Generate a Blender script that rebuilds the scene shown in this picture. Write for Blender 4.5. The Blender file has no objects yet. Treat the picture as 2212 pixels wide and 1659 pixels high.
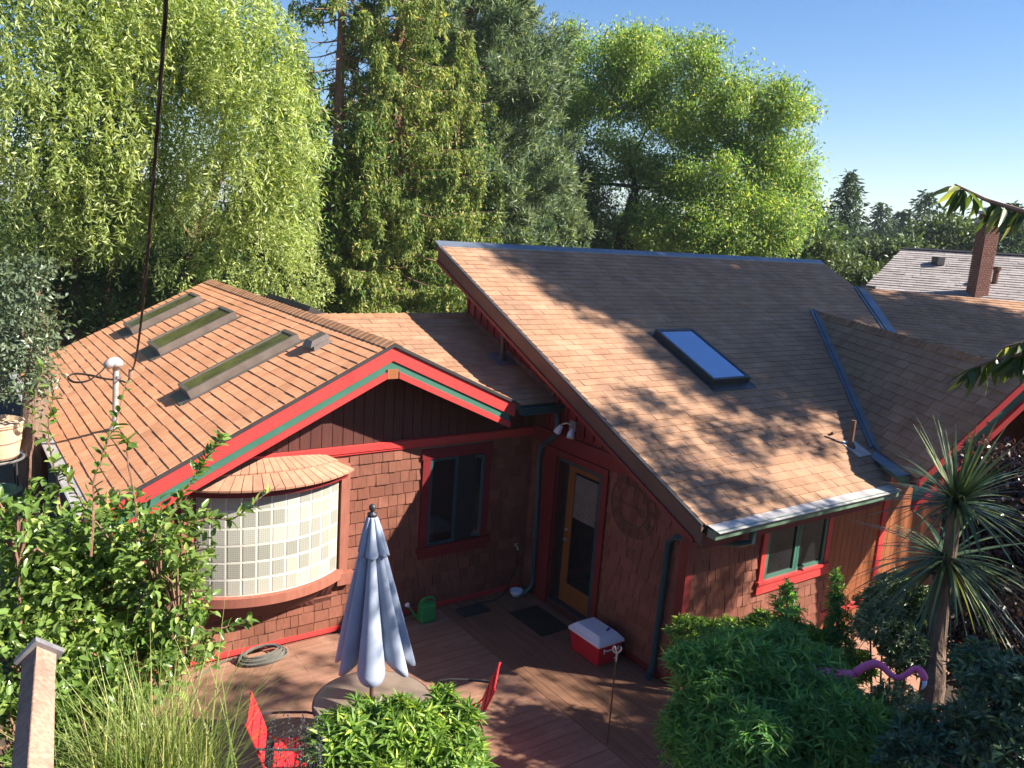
import bpy, math, random
import numpy as np
from mathutils import Vector, Matrix
random.seed(7); rng = np.random.default_rng(11)
S = bpy.context.scene; COL = S.collection
R = math.radians

# ------------------------------------------------------------------ camera, sky, sun, exposure
CAMZ = 5.6
YAW, PITCH, ROLL = R(35.74), R(11.065), R(4.009)
FW = np.array([math.sin(YAW)*math.cos(PITCH), math.cos(YAW)*math.cos(PITCH), -math.sin(PITCH)])
_r = np.array([math.cos(YAW), -math.sin(YAW), 0.0]); _u = np.cross(_r, FW)
RT = _r*math.cos(ROLL)+_u*math.sin(ROLL); UP = -_r*math.sin(ROLL)+_u*math.cos(ROLL)
CAM = np.array([0, 0, CAMZ])
cd = bpy.data.cameras.new('camera'); cam = bpy.data.objects.new('camera', cd); COL.objects.link(cam)
cd.sensor_width = 36; cd.lens = 1789/2212*36; cd.clip_start = 0.05; cd.clip_end = 12000
cam.matrix_world = Matrix(((RT[0], UP[0], -FW[0], 0), (RT[1], UP[1], -FW[1], 0), (RT[2], UP[2], -FW[2], CAMZ), (0, 0, 0, 1)))
S.camera = cam
SUN_AZ, SUN_EL = 134.0, 38.5
sv = np.array([math.sin(R(SUN_AZ))*math.cos(R(SUN_EL)), math.cos(R(SUN_AZ))*math.cos(R(SUN_EL)), math.sin(R(SUN_EL))])
w = bpy.data.worlds.new('World'); S.world = w; w.use_nodes = True
nt = w.node_tree; bg = nt.nodes['Background']
sky = nt.nodes.new('ShaderNodeTexSky'); sky.sky_type = 'NISHITA'; sky.sun_disc = False
sky.sun_elevation = R(SUN_EL); sky.sun_rotation = R(SUN_AZ); sky.air_density = 1.0; sky.dust_density = 0.3; sky.ozone_density = 3.0
hs = nt.nodes.new('ShaderNodeHueSaturation'); hs.inputs['Saturation'].default_value = 1.28; hs.inputs['Hue'].default_value = 0.508
nt.links.new(sky.outputs[0], hs.inputs['Color']); nt.links.new(hs.outputs[0], bg.inputs[0]); bg.inputs[1].default_value = 0.058
ld = bpy.data.lights.new('sun', 'SUN'); ld.energy = 5.0; ld.angle = R(0.53); ld.color = (1.0, 0.93, 0.82)
sun = bpy.data.objects.new('sun', ld); COL.objects.link(sun)
sun.rotation_euler = Vector(sv).to_track_quat('Z', 'Y').to_euler()
S.view_settings.view_transform = 'Standard'; S.view_settings.look = 'None'; S.view_settings.gamma = 1
S.view_settings.exposure = 1.55; S.view_settings.use_curve_mapping = False
try: S.cycles.max_bounces = 8; S.cycles.transparent_max_bounces = 8
except Exception: pass

# ------------------------------------------------------------------ helpers
def ray(x, y): return FW*1789+RT*(x-1106)-UP*(y-829.5)
def ax(x, y, a, v):
    d = ray(x, y); return CAM+d*((v-CAM[a])/d[a])
def onp(x, y, P, n):
    d = ray(x, y); P = np.array(P, float); n = np.array(n, float); return CAM+d*(((P-CAM)@n)/(d@n))
def at(x, y, dist):
    d = ray(x, y); return CAM+d/np.linalg.norm(d)*dist
def V3(*a): return np.array(a, float)
def unit(v): v = np.asarray(v, float); return v/np.linalg.norm(v)

WM = {}
def _link(o, parent):
    COL.objects.link(o)
    if parent is not None:
        o.parent = parent; o.matrix_parent_inverse = WM.get(parent.name, Matrix.Identity(4)).inverted()
def thing(name, label, cat, loc=(0, 0, 0), group=None):
    o = bpy.data.objects.new(name, None); COL.objects.link(o); o.location = [float(c) for c in loc]; o.empty_display_size = .2
    WM[o.name] = Matrix.Translation([float(c) for c in loc]); o['label'] = label; o['category'] = cat
    if group: o['group'] = group
    return o
def tag(o, label=None, cat=None, group=None, kind=None):
    if label: o['label'] = label
    if cat: o['category'] = cat
    if group: o['group'] = group
    if kind: o['kind'] = kind
    return o

class MB:
    def __init__(s): s.v = []; s.f = []; s.m = []
    def poly(s, pts, mi=0):
        b = len(s.v); s.v += [tuple(map(float, p)) for p in pts]; s.f.append(tuple(range(b, b+len(pts)))); s.m.append(mi); return s
    def box(s, a, b, mi=0):
        (x0, y0, z0), (x1, y1, z1) = a, b
        return s.hexa([(x0, y0, z0), (x1, y0, z0), (x1, y1, z0), (x0, y1, z0)], [(x0, y0, z1), (x1, y0, z1), (x1, y1, z1), (x0, y1, z1)], mi)
    def hexa(s, lo, hi, mi=0):
        n = len(lo); b = len(s.v); s.v += [tuple(map(float, p)) for p in list(lo)+list(hi)]
        s.f.append(tuple(b+i for i in reversed(range(n)))); s.f.append(tuple(b+n+i for i in range(n)))
        for i in range(n):
            j = (i+1) % n; s.f.append((b+i, b+j, b+n+j, b+n+i))
        s.m += [mi]*(n+2); return s
    def obox(s, c, u, v, w, mi=0):     # centre + three half vectors
        c, u, v, w = map(lambda q: np.array(q, float), (c, u, v, w))
        return s.hexa([c-u-v-w, c+u-v-w, c+u+v-w, c-u+v-w], [c-u-v+w, c+u-v+w, c+u+v+w, c-u+v+w], mi)
    def beam(s, a, b, wd, ht, up=(0, 0, 1), mi=0):
        a = np.array(a, float); b = np.array(b, float); d = unit(b-a); up = np.array(up, float)
        u = unit(up-d*(up@d)); r = np.cross(d, u)
        return s.obox((a+b)/2, (b-a)/2, r*wd/2, u*ht/2, mi)
    def tube(s, path, rad, n=8, cap=True, mi=0):
        P = [np.array(p, float) for p in path]; m = len(P)
        rr = rad if hasattr(rad, '__len__') else [rad]*m
        b = len(s.v); ref = V3(0, 0, 1)
        d0 = unit(P[1]-P[0])
        if abs(d0 @ ref) > .9: ref = V3(1, 0, 0)
        for i in range(m):
            d = unit(P[min(i+1, m-1)]-P[max(i-1, 0)]); x = ref-d*(ref@d)
            if np.linalg.norm(x) < 1e-4: x = np.cross(d, V3(.3, .5, .8))
            x = unit(x); ref = x; y = np.cross(d, x)
            for k in range(n):
                a = 2*math.pi*k/n; s.v.append(tuple(P[i]+(x*math.cos(a)+y*math.sin(a))*rr[i]))
        for i in range(m-1):
            for k in range(n):
                k2 = (k+1) % n; s.f.append((b+i*n+k, b+i*n+k2, b+(i+1)*n+k2, b+(i+1)*n+k)); s.m.append(mi)
        if cap:
            s.f.append(tuple(b+k for k in reversed(range(n)))); s.f.append(tuple(b+(m-1)*n+k for k in range(n))); s.m += [mi]*2
        return s
    def lathe(s, c, prof, n=16, mi=0):
        P = [(c[0], c[1], c[2]+z) for r_, z in prof]; b = len(s.v)
        for (r_, z) in prof:
            for k in range(n):
                a = 2*math.pi*k/n; s.v.append((c[0]+r_*math.cos(a), c[1]+r_*math.sin(a), c[2]+z))
        for i in range(len(prof)-1):
            for k in range(n):
                k2 = (k+1) % n; s.f.append((b+i*n+k, b+i*n+k2, b+(i+1)*n+k2, b+(i+1)*n+k)); s.m.append(mi)
        s.f.append(tuple(b+k for k in reversed(range(n)))); s.f.append(tuple(b+(len(prof)-1)*n+k for k in range(n))); s.m += [mi]*2
        return s
    def build(s, name, mats, parent=None, kind=None, smooth=False, bevel=0):
        me = bpy.data.meshes.new(name); me.from_pydata(s.v, [], s.f)
        for m_ in (mats if isinstance(mats, (list, tuple)) else [mats]): me.materials.append(m_)
        if isinstance(mats, (list, tuple)): me.polygons.foreach_set('material_index', s.m)
        if smooth: me.polygons.foreach_set('use_smooth', [True]*len(s.f))
        me.update(); o = bpy.data.objects.new(name, me); _link(o, parent)
        if kind: o['kind'] = kind
        if bevel:
            md = o.modifiers.new('bevel', 'BEVEL'); md.width = bevel; md.segments = 2; md.limit_method = 'ANGLE'
        return o
def smooth(pts, n=6):
    P = [np.array(p, float) for p in pts]; P = [2*P[0]-P[1]]+P+[2*P[-1]-P[-2]]; o = []
    for i in range(1, len(P)-2):
        for k in range(n):
            t = k/n; a, b, c, d = P[i-1:i+3]; o.append(.5*(2*b+(c-a)*t+(2*a-5*b+4*c-d)*t*t+(3*b-a-3*c+d)*t**3))
    return o+[P[-2]]
def slab(pts, th, mi=0, mb=None):      # top polygon, vertical thickness
    mb = mb or MB(); top = [np.array(p, float) for p in pts]
    a = sum(np.cross(top[i], top[(i+1) % len(top)]) for i in range(len(top)))
    if a[2] < 0: top = top[::-1]
    mb.hexa([p-V3(0, 0, th) for p in top], top, mi); return mb

# ------------------------------------------------------------------ materials
def newmat(name):
    m = bpy.data.materials.new(name); m.use_nodes = True; t = m.node_tree
    return m, t, t.nodes['Principled BSDF'], t.nodes['Material Output']
def N(t, typ, **k):
    n = t.nodes.new(typ)
    for a, b in k.items(): setattr(n, a, b)
    return n
def mapped(t, scale=(1, 1, 1), rot=(0, 0, 0)):
    g = N(t, 'ShaderNodeNewGeometry'); mp = N(t, 'ShaderNodeMapping'); mp.inputs['Scale'].default_value = scale; mp.inputs['Rotation'].default_value = rot
    t.links.new(g.outputs['Position'], mp.inputs[0]); return g, mp.outputs[0]
def mix(t, fac, a, b, typ='MIX'):
    n = N(t, 'ShaderNodeMix', data_type='RGBA', blend_type=typ)
    for s_, v in ((0, fac), (6, a), (7, b)):
        if hasattr(v, 'is_output'): t.links.new(v, n.inputs[s_])
        elif isinstance(v, (int, float)): n.inputs[s_].default_value = v
        else: n.inputs[s_].default_value = (*v, 1)
    return n.outputs[2]
def noise(t, vec, sc, det=4, rough=.6):
    n = N(t, 'ShaderNodeTexNoise'); n.inputs['Scale'].default_value = sc; n.inputs['Detail'].default_value = det; n.inputs['Roughness'].default_value = rough
    t.links.new(vec, n.inputs['Vector']); return n.outputs['Fac']
def ramp(t, fac, lo, hi):
    n = N(t, 'ShaderNodeMapRange'); n.inputs[1].default_value = lo; n.inputs[2].default_value = hi
    t.links.new(fac, n.inputs[0]); return n.outputs[0]
def island(t, g):
    oi = N(t, 'ShaderNodeObjectInfo'); ad = N(t, 'ShaderNodeMath', operation='ADD'); fr = N(t, 'ShaderNodeMath', operation='FRACT')
    t.links.new(g.outputs['Random Per Island'], ad.inputs[0]); t.links.new(oi.outputs['Random'], ad.inputs[1]); t.links.new(ad.outputs[0], fr.inputs[0]); return fr.outputs[0]
def surf(name, c1, c2, sc=6, rough=.7, stretch=(1, 1, 1), isl=None, dirt=None, bump=.3, bsc=60, metal=0, spec=.4, bdist=.004, coat=0):
    m, t, p, o = newmat(name); g, vec = mapped(t, stretch)
    f = ramp(t, noise(t, vec, sc), .3, .7); col = mix(t, f, c1, c2)
    if isl:
        col = mix(t, island(t, g), col, mix(t, 1.0, col, isl, 'MULTIPLY'))
    if dirt:
        g2, v2 = mapped(t); col = mix(t, ramp(t, noise(t, v2, dirt[1], 6, .7), .5, .75), col, dirt[0])
    t.links.new(col, p.inputs['Base Color']); p.inputs['Roughness'].default_value = rough; p.inputs['Metallic'].default_value = metal
    p.inputs['Specular IOR Level'].default_value = spec
    if bump:
        b = N(t, 'ShaderNodeBump'); b.inputs['Strength'].default_value = bump; b.inputs['Distance'].default_value = bdist
        t.links.new(noise(t, vec, bsc, 5), b.inputs['Height']); t.links.new(b.outputs[0], p.inputs['Normal'])
    return m
def leafmat(name, c1, c2, c3=None, trans=.35, rough=.45, spec=.35, sc=.6):
    m, t, p, o = newmat(name); g, vec = mapped(t)
    oi = g.outputs['Random Per Island']
    col = mix(t, ramp(t, noise(t, vec, sc, 3), .35, .65), c1, c2)
    if c3: col = mix(t, ramp(t, oi, .72, 1.0), col, c3)
    va = N(t, 'ShaderNodeHueSaturation'); t.links.new(col, va.inputs['Color']); mr = N(t, 'ShaderNodeMapRange')
    mr.inputs[3].default_value = .65; mr.inputs[4].default_value = 1.35; t.links.new(oi, mr.inputs[0]); t.links.new(mr.outputs[0], va.inputs['Value'])
    col = va.outputs[0]
    t.links.new(col, p.inputs['Base Color']); p.inputs['Roughness'].default_value = rough; p.inputs['Specular IOR Level'].default_value = spec
    tr = N(t, 'ShaderNodeBsdfTranslucent'); t.links.new(mix(t, 1.0, col, (1.5, 1.5, .7), 'MULTIPLY'), tr.inputs[0])
    mx = N(t, 'ShaderNodeMixShader'); mx.inputs[0].default_value = trans
    t.links.new(p.outputs[0], mx.inputs[1]); t.links.new(tr.outputs[0], mx.inputs[2]); t.links.new(mx.outputs[0], o.inputs[0]); return m

M = {}
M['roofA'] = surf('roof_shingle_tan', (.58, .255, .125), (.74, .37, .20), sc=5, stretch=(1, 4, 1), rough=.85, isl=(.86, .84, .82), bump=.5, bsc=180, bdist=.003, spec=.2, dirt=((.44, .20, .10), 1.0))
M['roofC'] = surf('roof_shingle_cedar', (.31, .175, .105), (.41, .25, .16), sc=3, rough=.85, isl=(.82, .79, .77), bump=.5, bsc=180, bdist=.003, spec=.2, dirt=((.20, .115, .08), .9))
M['cap'] = surf('ridge_cap', (.30, .15, .08), (.42, .23, .13), sc=8, rough=.85, isl=(.7, .7, .7), spec=.2)
M['felt'] = surf('roof_underlay', (.08, .05, .04), (.12, .07, .05), rough=.9)
M['shake'] = surf('cedar_wall_shingle', (.19, .067, .040), (.27, .10, .062), sc=9, stretch=(5, 5, .6), rough=.75, isl=(.66, .6, .56), bump=.5, bsc=30, dirt=((.13, .048, .03), 2.2))
M['board'] = surf('stained_board', (.065, .018, .013), (.11, .032, .023), sc=8, stretch=(6, 6, .4), rough=.7, isl=(.8, .75, .75), bump=.3, bsc=30)
M['cedar'] = surf('orange_cedar_board', (.24, .075, .025), (.34, .12, .045), sc=8, stretch=(6, 6, .4), rough=.6, isl=(.75, .7, .7), bump=.3, bsc=30)
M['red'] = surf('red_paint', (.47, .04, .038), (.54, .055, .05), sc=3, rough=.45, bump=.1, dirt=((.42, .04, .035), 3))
M['red_shaded'] = surf('shaded_red_paint', (.13, .010, .012), (.18, .016, .018), sc=3, rough=.5, bump=.1)  # copy of the red trim paint with shade put into its colour
M['green'] = surf('green_paint', (.038, .125, .09), (.05, .155, .11), sc=3, rough=.45, bump=.1)
M['brown'] = surf('weathered_brown_fascia', (.10, .055, .04), (.16, .085, .06), sc=6, stretch=(1, .3, .3), rough=.75, bump=.3)
M['deck'] = surf('deck_board_wood', (.24, .125, .08), (.34, .185, .125), sc=3, stretch=(.5, 5, 1), rough=.62, isl=(.84, .82, .8), bump=.3, bsc=40, dirt=((.36, .21, .145), 2.6))
M['decky'] = surf('deck_border_wood', (.17, .085, .05), (.25, .13, .08), sc=3, stretch=(5, .5, 1), rough=.62, isl=(.84, .82, .8), bump=.3, bsc=40)
M['metal'] = surf('galvanised_metal', (.45, .42, .40), (.58, .54, .52), sc=5, rough=.5, metal=.35, bump=.08, dirt=((.3, .25, .22), 4))
M['gmetal'] = surf('green_gutter_paint', (.10, .17, .11), (.15, .22, .15), sc=4, rough=.4, bump=.05)
M['valley'] = surf('grey_flashing', (.13, .15, .19), (.18, .21, .26), sc=3, rough=.42, metal=.4, bump=.05)
M['dark'] = surf('dark_metal', (.035, .033, .035), (.05, .047, .05), sc=5, rough=.45, bump=.05)
M['bronze'] = surf('bronze_skylight_frame', (.13, .105, .09), (.19, .16, .14), sc=5, rough=.45, metal=.3, bump=.05)
M['teal'] = surf('teal_downspout', (.02, .06, .07), (.028, .08, .085), sc=5, rough=.35, bump=.05)
M['black'] = surf('black_rubber', (.012, .012, .013), (.02, .02, .022), rough=.6)
M['plastic_w'] = surf('white_plastic', (.68, .72, .78), (.74, .78, .84), rough=.35, bump=.02)
M['plastic_r'] = surf('red_plastic', (.50, .012, .03), (.55, .016, .035), rough=.35, bump=.02)
M['plastic_g'] = surf('green_plastic', (.03, .25, .06), (.04, .32, .08), rough=.35, bump=.03)
M['blue'] = surf('blue_print', (.01, .02, .22), (.015, .03, .3), rough=.4, bump=0)
M['fabric'] = surf('umbrella_canvas', (.30, .345, .44), (.37, .42, .52), sc=4, rough=.9, bump=.15, bsc=400, spec=.15)
M['sling'] = surf('red_sling', (.62, .02, .03), (.70, .03, .04), rough=.5, bump=.1)
M['bark'] = surf('brown_bark', (.13, .08, .055), (.24, .16, .11), sc=9, stretch=(3, 3, .6), rough=.9, bump=.9, bsc=14, bdist=.03)
M['barkr'] = surf('reddish_bark', (.17, .085, .055), (.27, .15, .1), sc=9, stretch=(3, 3, .5), rough=.9, bump=.9, bsc=14, bdist=.03)
M['twig'] = surf('dead_twig', (.22, .12, .085), (.33, .2, .15), rough=.9)
M['post'] = surf('weathered_post_wood', (.26, .15, .10), (.42, .27, .20), sc=14, stretch=(6, 6, .5), rough=.85, bump=.8, bsc=12, bdist=.006, dirt=((.13, .08, .06), 5))
M['soil'] = surf('garden_soil', (.05, .035, .025), (.10, .07, .045), sc=4, rough=.95, bump=.8, bsc=20, bdist=.03)
M['brick'] = surf('red_brick', (.20, .085, .06), (.28, .12, .085), sc=9, rough=.85, isl=(.75, .7, .7), bump=.4)
M['mortar'] = surf('mortar', (.24, .2, .18), (.3, .26, .24), rough=.9)
M['conc'] = surf('concrete_cap', (.42, .42, .38), (.52, .52, .48), rough=.9)
M['roofF'] = surf('pale_grey_shingle', (.27, .24, .23), (.38, .34, .33), sc=5, rough=.9, isl=(.76, .75, .74), bump=.4, bsc=120)
M['door'] = surf('orange_wood_door', (.20, .07, .018), (.27, .10, .026), sc=8, stretch=(6, 6, .5), rough=.4, bump=.15)
M['blind'] = surf('blind_slat', (.16, .14, .12), (.22, .19, .17), rough=.6)
M['pink'] = surf('pink_flamingo_plastic', (.80, .12, .30), (.86, .16, .36), rough=.45, bump=.02)
M['basket'] = surf('tan_basket', (.52, .36, .22), (.62, .46, .30), sc=20, rough=.8, bump=.4)
M['cable'] = surf('weathered_cable', (.06, .045, .035), (.17, .12, .085), sc=20, stretch=(1, 1, .3), rough=.8)
M['cableb'] = surf('black_cable', (.012, .010, .010), (.03, .022, .018), rough=.7)
M['hose'] = surf('grey_hose', (.09, .085, .075), (.14, .13, .115), rough=.6)
M['steel'] = surf('steel', (.5, .5, .5), (.6, .6, .6), rough=.3, metal=.8, bump=0)
M['glassg'] = surf('smoked_table_glass', (.20, .155, .12), (.26, .20, .16), rough=.22, bump=0, spec=.6)
M['window'] = surf('dark_window_glass', (.008, .009, .010), (.012, .013, .015), rough=.03, bump=0, spec=.7)
M['skyglass'] = surf('skylight_glass', (.30, .40, .55), (.34, .44, .60), rough=.05, bump=0, spec=.9, metal=.75)  # blue mirror tint puts part of the sky's reflection into the colour
M['mossglass'] = surf('mossy_skylight_glass', (.05, .055, .02), (.13, .13, .045), sc=5, stretch=(1, 2, 1), rough=.16, bump=.05, spec=.8)
M['hill'] = surf('distant_forest', (.035, .055, .03), (.05, .075, .045), sc=.02, rough=.9, bump=0)
M['farground'] = surf('rough_grassland', (.05, .07, .03), (.09, .10, .05), sc=.1, rough=.95, bump=0)

def glassblock():
    m, t, p, o = newmat('glass_block'); g, vec = mapped(t)
    tc = N(t, 'ShaderNodeTexCoord'); mp = N(t, 'ShaderNodeMapping'); mp.inputs['Rotation'].default_value = (0, R(45), 0); mp.inputs['Scale'].default_value = (56, 1, 56)
    t.links.new(tc.outputs['Object'], mp.inputs[0])
    ck = N(t, 'ShaderNodeTexChecker'); ck.inputs['Scale'].default_value = 1; t.links.new(mp.outputs[0], ck.inputs[0])
    c = mix(t, ck.outputs['Fac'], (.40, .40, .33), (.50, .495, .42)); c = mix(t, island(t, g), c, mix(t, 1.0, c, (.6, .6, .6), 'MULTIPLY'))
    t.links.new(c, p.inputs['Base Color']); p.inputs['Roughness'].default_value = .18; p.inputs['Specular IOR Level'].default_value = .7
    b = N(t, 'ShaderNodeBump'); b.inputs['Strength'].default_value = .35; b.inputs['Distance'].default_value = .002; t.links.new(ck.outputs['Fac'], b.inputs['Height']); t.links.new(b.outputs[0], p.inputs['Normal'])
    return m
M['gblock'] = glassblock()
M['grout'] = surf('white_grout', (.55, .52, .44), (.62, .59, .50), rough=.6, bump=.1)

L = {}
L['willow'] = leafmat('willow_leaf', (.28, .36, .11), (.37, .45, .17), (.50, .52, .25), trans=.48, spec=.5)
L['willow_shaded'] = leafmat('shaded_willow_leaf', (.10, .17, .04), (.14, .22, .05), trans=.35)  # darker copy of the willow leaf puts the crown's inner shade into colour
L['cedar'] = leafmat('cedar_spray', (.10, .18, .055), (.23, .29, .09), (.44, .38, .15), trans=.42, rough=.6, spec=.2)
L['pine'] = leafmat('pine_needle', (.10, .165, .10), (.19, .25, .145), (.30, .33, .19), trans=.3, rough=.55, spec=.25)
L['walnut'] = leafmat('walnut_leaf', (.15, .27, .07), (.23, .345, .085), (.46, .42, .13), trans=.45)
L['dark'] = leafmat('dark_leaf', (.065, .11, .04), (.10, .16, .055), trans=.3)
L['conifer'] = leafmat('far_conifer', (.05, .085, .05), (.085, .12, .065), trans=.15, rough=.7, spec=.1, sc=.3)
L['fardecid'] = leafmat('far_broadleaf', (.075, .115, .04), (.13, .17, .06), trans=.25, sc=.3)
L['camellia'] = leafmat('glossy_shrub_leaf', (.11, .20, .04), (.19, .28, .07), (.32, .38, .11), trans=.35, rough=.28, spec=.6, sc=2)
L['camellia2'] = leafmat('greyish_shrub_leaf', (.09, .13, .07), (.13, .17, .10), trans=.25, rough=.35, spec=.5, sc=2)
L['daphne'] = leafmat('whorled_leaf', (.09, .20, .035), (.18, .30, .05), (.38, .46, .09), trans=.4, rough=.4, sc=1.5)
L['daphne2'] = leafmat('deep_green_whorled_leaf', (.10, .27, .08), (.17, .36, .09), (.30, .48, .11), trans=.42, rough=.4, sc=1.5)
L['pieris'] = leafmat('pale_edged_leaf', (.10, .17, .06), (.2, .27, .11), (.6, .62, .42), trans=.3, rough=.3, spec=.6)
L['purple'] = leafmat('purple_leaf', (.035, .016, .022), (.06, .025, .03), (.10, .05, .04), trans=.25, rough=.35, spec=.5)
L['grass'] = leafmat('grass_blade', (.12, .20, .04), (.24, .29, .08), (.46, .42, .17), trans=.35, sc=3)
L['cordy'] = leafmat('sword_leaf', (.05, .095, .045), (.095, .14, .06), (.30, .33, .13), trans=.2, rough=.38, spec=.5)
L['cherry'] = leafmat('long_drooping_leaf', (.06, .11, .03), (.12, .16, .04), (.30, .30, .09), trans=.4, rough=.35, spec=.5)
L['shade'] = leafmat('blue_green_leaf', (.05, .11, .06), (.085, .16, .08), (.18, .25, .10), trans=.25, rough=.35, spec=.5)
L['lav'] = leafmat('grey_purple_spike', (.05, .05, .06), (.09, .08, .10), trans=.1)

# ------------------------------------------------------------------ foliage
def rnd(n, k=3): return rng.normal(size=(n, k))
def nrm(a): return a/np.maximum(np.linalg.norm(a, axis=1, keepdims=True), 1e-9)
class Leaves:
    def __init__(s): s.V = []; s.F = []; s.n = 0
    def add(s, P, A, Nn, ln, wd, fold=.25, six=False, curl=0.):
        n = len(P); A = nrm(A); Nn = nrm(Nn-A*np.sum(A*Nn, 1, keepdims=True)); B = np.cross(A, Nn)
        ln = np.broadcast_to(np.asarray(ln, float).reshape(-1, 1), (n, 1)); wd = np.broadcast_to(np.asarray(wd, float).reshape(-1, 1), (n, 1))
        if six:
            v = np.stack([P, P+A*ln*.3-B*wd*.5+Nn*wd*fold, P+A*ln*.68-B*wd*.38+Nn*(wd*fold-ln*curl*.4), P+A*ln-Nn*ln*curl, P+A*ln*.68+B*wd*.38+Nn*(wd*fold-ln*curl*.4), P+A*ln*.3+B*wd*.5+Nn*wd*fold, P+A*ln*.5-Nn*ln*curl*.2], 1)
            f = np.array([[0, 6, 1], [1, 6, 2], [2, 6, 3], [0, 5, 6], [5, 4, 6], [4, 3, 6]]); k = 7
        else:
            v = np.stack([P, P+A*ln*.45-B*wd*.5+Nn*wd*fold, P+A*ln-Nn*ln*curl, P+A*ln*.45+B*wd*.5+Nn*wd*fold], 1)
            f = np.array([[0, 2, 1], [0, 3, 2]]); k = 4
        F = f[None]+(np.arange(n)*k)[:, None, None]+s.n
        s.V.append(v.reshape(-1, 3)); s.F.append(F.reshape(-1, 3)); s.n += n*k; return s
    def strips(s, path, wdir, w0):      # path (n,m,3), width direction (n,3)
        n, m, _ = path.shape; prof = np.linspace(1, .08, m)[None, :, None]*np.asarray(w0).reshape(-1, 1, 1)*.5
        a = path-wdir[:, None]*prof; b = path+wdir[:, None]*prof
        v = np.stack([a, b], 2).reshape(n*m*2, 3); F = []
        base = (np.arange(n)*m*2)[:, None]+s.n
        for i in range(m-1):
            o = base+i*2; F.append(np.concatenate([np.stack([o, o+1, o+3], 2).reshape(-1, 3), np.stack([o, o+3, o+2], 2).reshape(-1, 3)]))
        s.V.append(v); s.F.append(np.concatenate(F)); s.n += len(v); return s
    def build(s, name, mat, parent=None, kind=None):
        V = np.concatenate(s.V).astype(np.float32); F = np.concatenate(s.F).astype(np.int32)
        me = bpy.data.meshes.new(name); me.vertices.add(len(V)); me.vertices.foreach_set('co', V.ravel())
        me.loops.add(F.size); me.loops.foreach_set('vertex_index', F.ravel()); me.polygons.add(len(F))
        me.polygons.foreach_set('loop_start', np.arange(0, F.size, 3, dtype=np.int32)); me.polygons.foreach_set('loop_total', np.full(len(F), 3, dtype=np.int32))
        me.materials.append(mat); me.update(); me.validate()
        o = bpy.data.objects.new(name, me); _link(o, parent)
        if kind: o['kind'] = kind
        return o
def shell(n, c, r, lo=.55, top=-1):     # points in an ellipsoid, biased outward
    d = nrm(rnd(n*2)); d = d[d[:, 2] > top][:n]; k = len(d)
    return np.array(c)+d*np.array(r)*(lo+(1-lo)*rng.random((k, 1))**.6), d
def hang(Lv, P, D, length, step, ll, lw, droop=.9, spread=.5):   # hanging strands of leaves
    m = max(2, int(length/step)); t = np.linspace(0, 1, m)[None, :, None]; n = len(P)
    ln = length*(.5+rng.random((n, 1, 1))*.8); out = nrm(D*V3(1, 1, .3)+rnd(n)*.3)[:, None]*(1-droop)
    path = P[:, None]+ln*(out*t*(1.6-t)+V3(0, 0, -1)*droop*t**1.3+rnd(n)[:, None]*.06*t)
    Q = path.reshape(-1, 3); k = len(Q)
    A = nrm(V3(0, 0, -1)*droop+rnd(k)*spread+np.repeat(out[:, 0], m, 0)*.3); Lv.add(Q, A, rnd(k), ll*(.6+.7*rng.random(k)), lw*(.7+.5*rng.random(k)))
def clumps(Lv, lumps, per_m2, nleaf, cr, ll, lw, droop=.3, up=0., lo=.5, out=.6):
    for c, r in lumps:
        r = np.array(r, float); ar = 4*math.pi*((r[0]*r[1]+r[1]*r[2]+r[0]*r[2])/3); n = max(4, int(ar*per_m2))
        P, D = shell(n, c, r, lo); n = len(P)
        k = nleaf; Q = np.repeat(P, k, 0)+rnd(n*k)*cr*V3(1, 1, .7); DD = np.repeat(D, k, 0)
        A = nrm(DD*out+rnd(n*k)*.8+V3(0, 0, -1)*droop+V3(0, 0, 1)*up); Lv.add(Q, A, nrm(DD+rnd(n*k)*.7+V3(0, 0, .8)), ll*(.6+.7*rng.random(n*k)), lw*(.7+.5*rng.random(n*k)))
def limbs(mb, base, ends, r0, bend=.25):
    base = np.array(base, float)
    for e, r in ends:
        e = np.array(e, float); m = 6; mid = (base+e)/2+rng.normal(size=3)*bend*np.linalg.norm(e-base)*.4
        P = [(1-t)**2*base+2*t*(1-t)*mid+t*t*e for t in np.linspace(0, 1, m)]
        mb.tube(P, list(np.linspace(r, r*.25, m)), 6)
# ------------------------------------------------------------------ the house: frames of reference
M['trim'] = surf('stained_trim', (.25, .085, .055), (.32, .12, .08), sc=6, stretch=(3, 3, .6), rough=.7, bump=.2)
house = thing('wooden_house', 'red shingled house with tan roofs, red and green gable trim and a glass block bay', 'house', (7.43, 6.42, 0))
YA, YF, XW, YC = 9.68, 9.10, 7.43, 6.42
zA = lambda x: 4.023-.4934*(4.703-x)
zAr = lambda x: 4.023-.451*(x-4.703)
zB = lambda y: 3.10+.343*(y-9.12)
zC = lambda y: 2.431+.4388*(y-5.88)
nC = V3(0, -.4388, 1); pC = V3(7, 5.88, 2.431)
vt = onp(1757, 673, pC, nC); vb = onp(1885, 966, pC, nC); v2t = onp(1850, 622, pC, nC); v2b = onp(1905, 703, pC, nC)
PH = R(27); dD = V3(math.sin(PH), math.cos(PH), 0); hD = V3(math.cos(PH), -math.sin(PH), 0)
nD = np.cross(vb-vt, dD); nD /= nD[2]
Dp = [vb, vt, onp(2225, 806, vt, nD), onp(1982, 1034, vt, nD)]
nE = np.cross(v2b-v2t, hD); nE /= nE[2]
Er = onp(2300, 660, v2t, nE); dn = unit(V3(nE[0], nE[1], 0)); dn[2] = -(nE[0]*dn[0]+nE[1]*dn[1])
Ep = [v2t, v2b-(v2t-v2b)*.55, Er+dn*6, Er]
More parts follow.
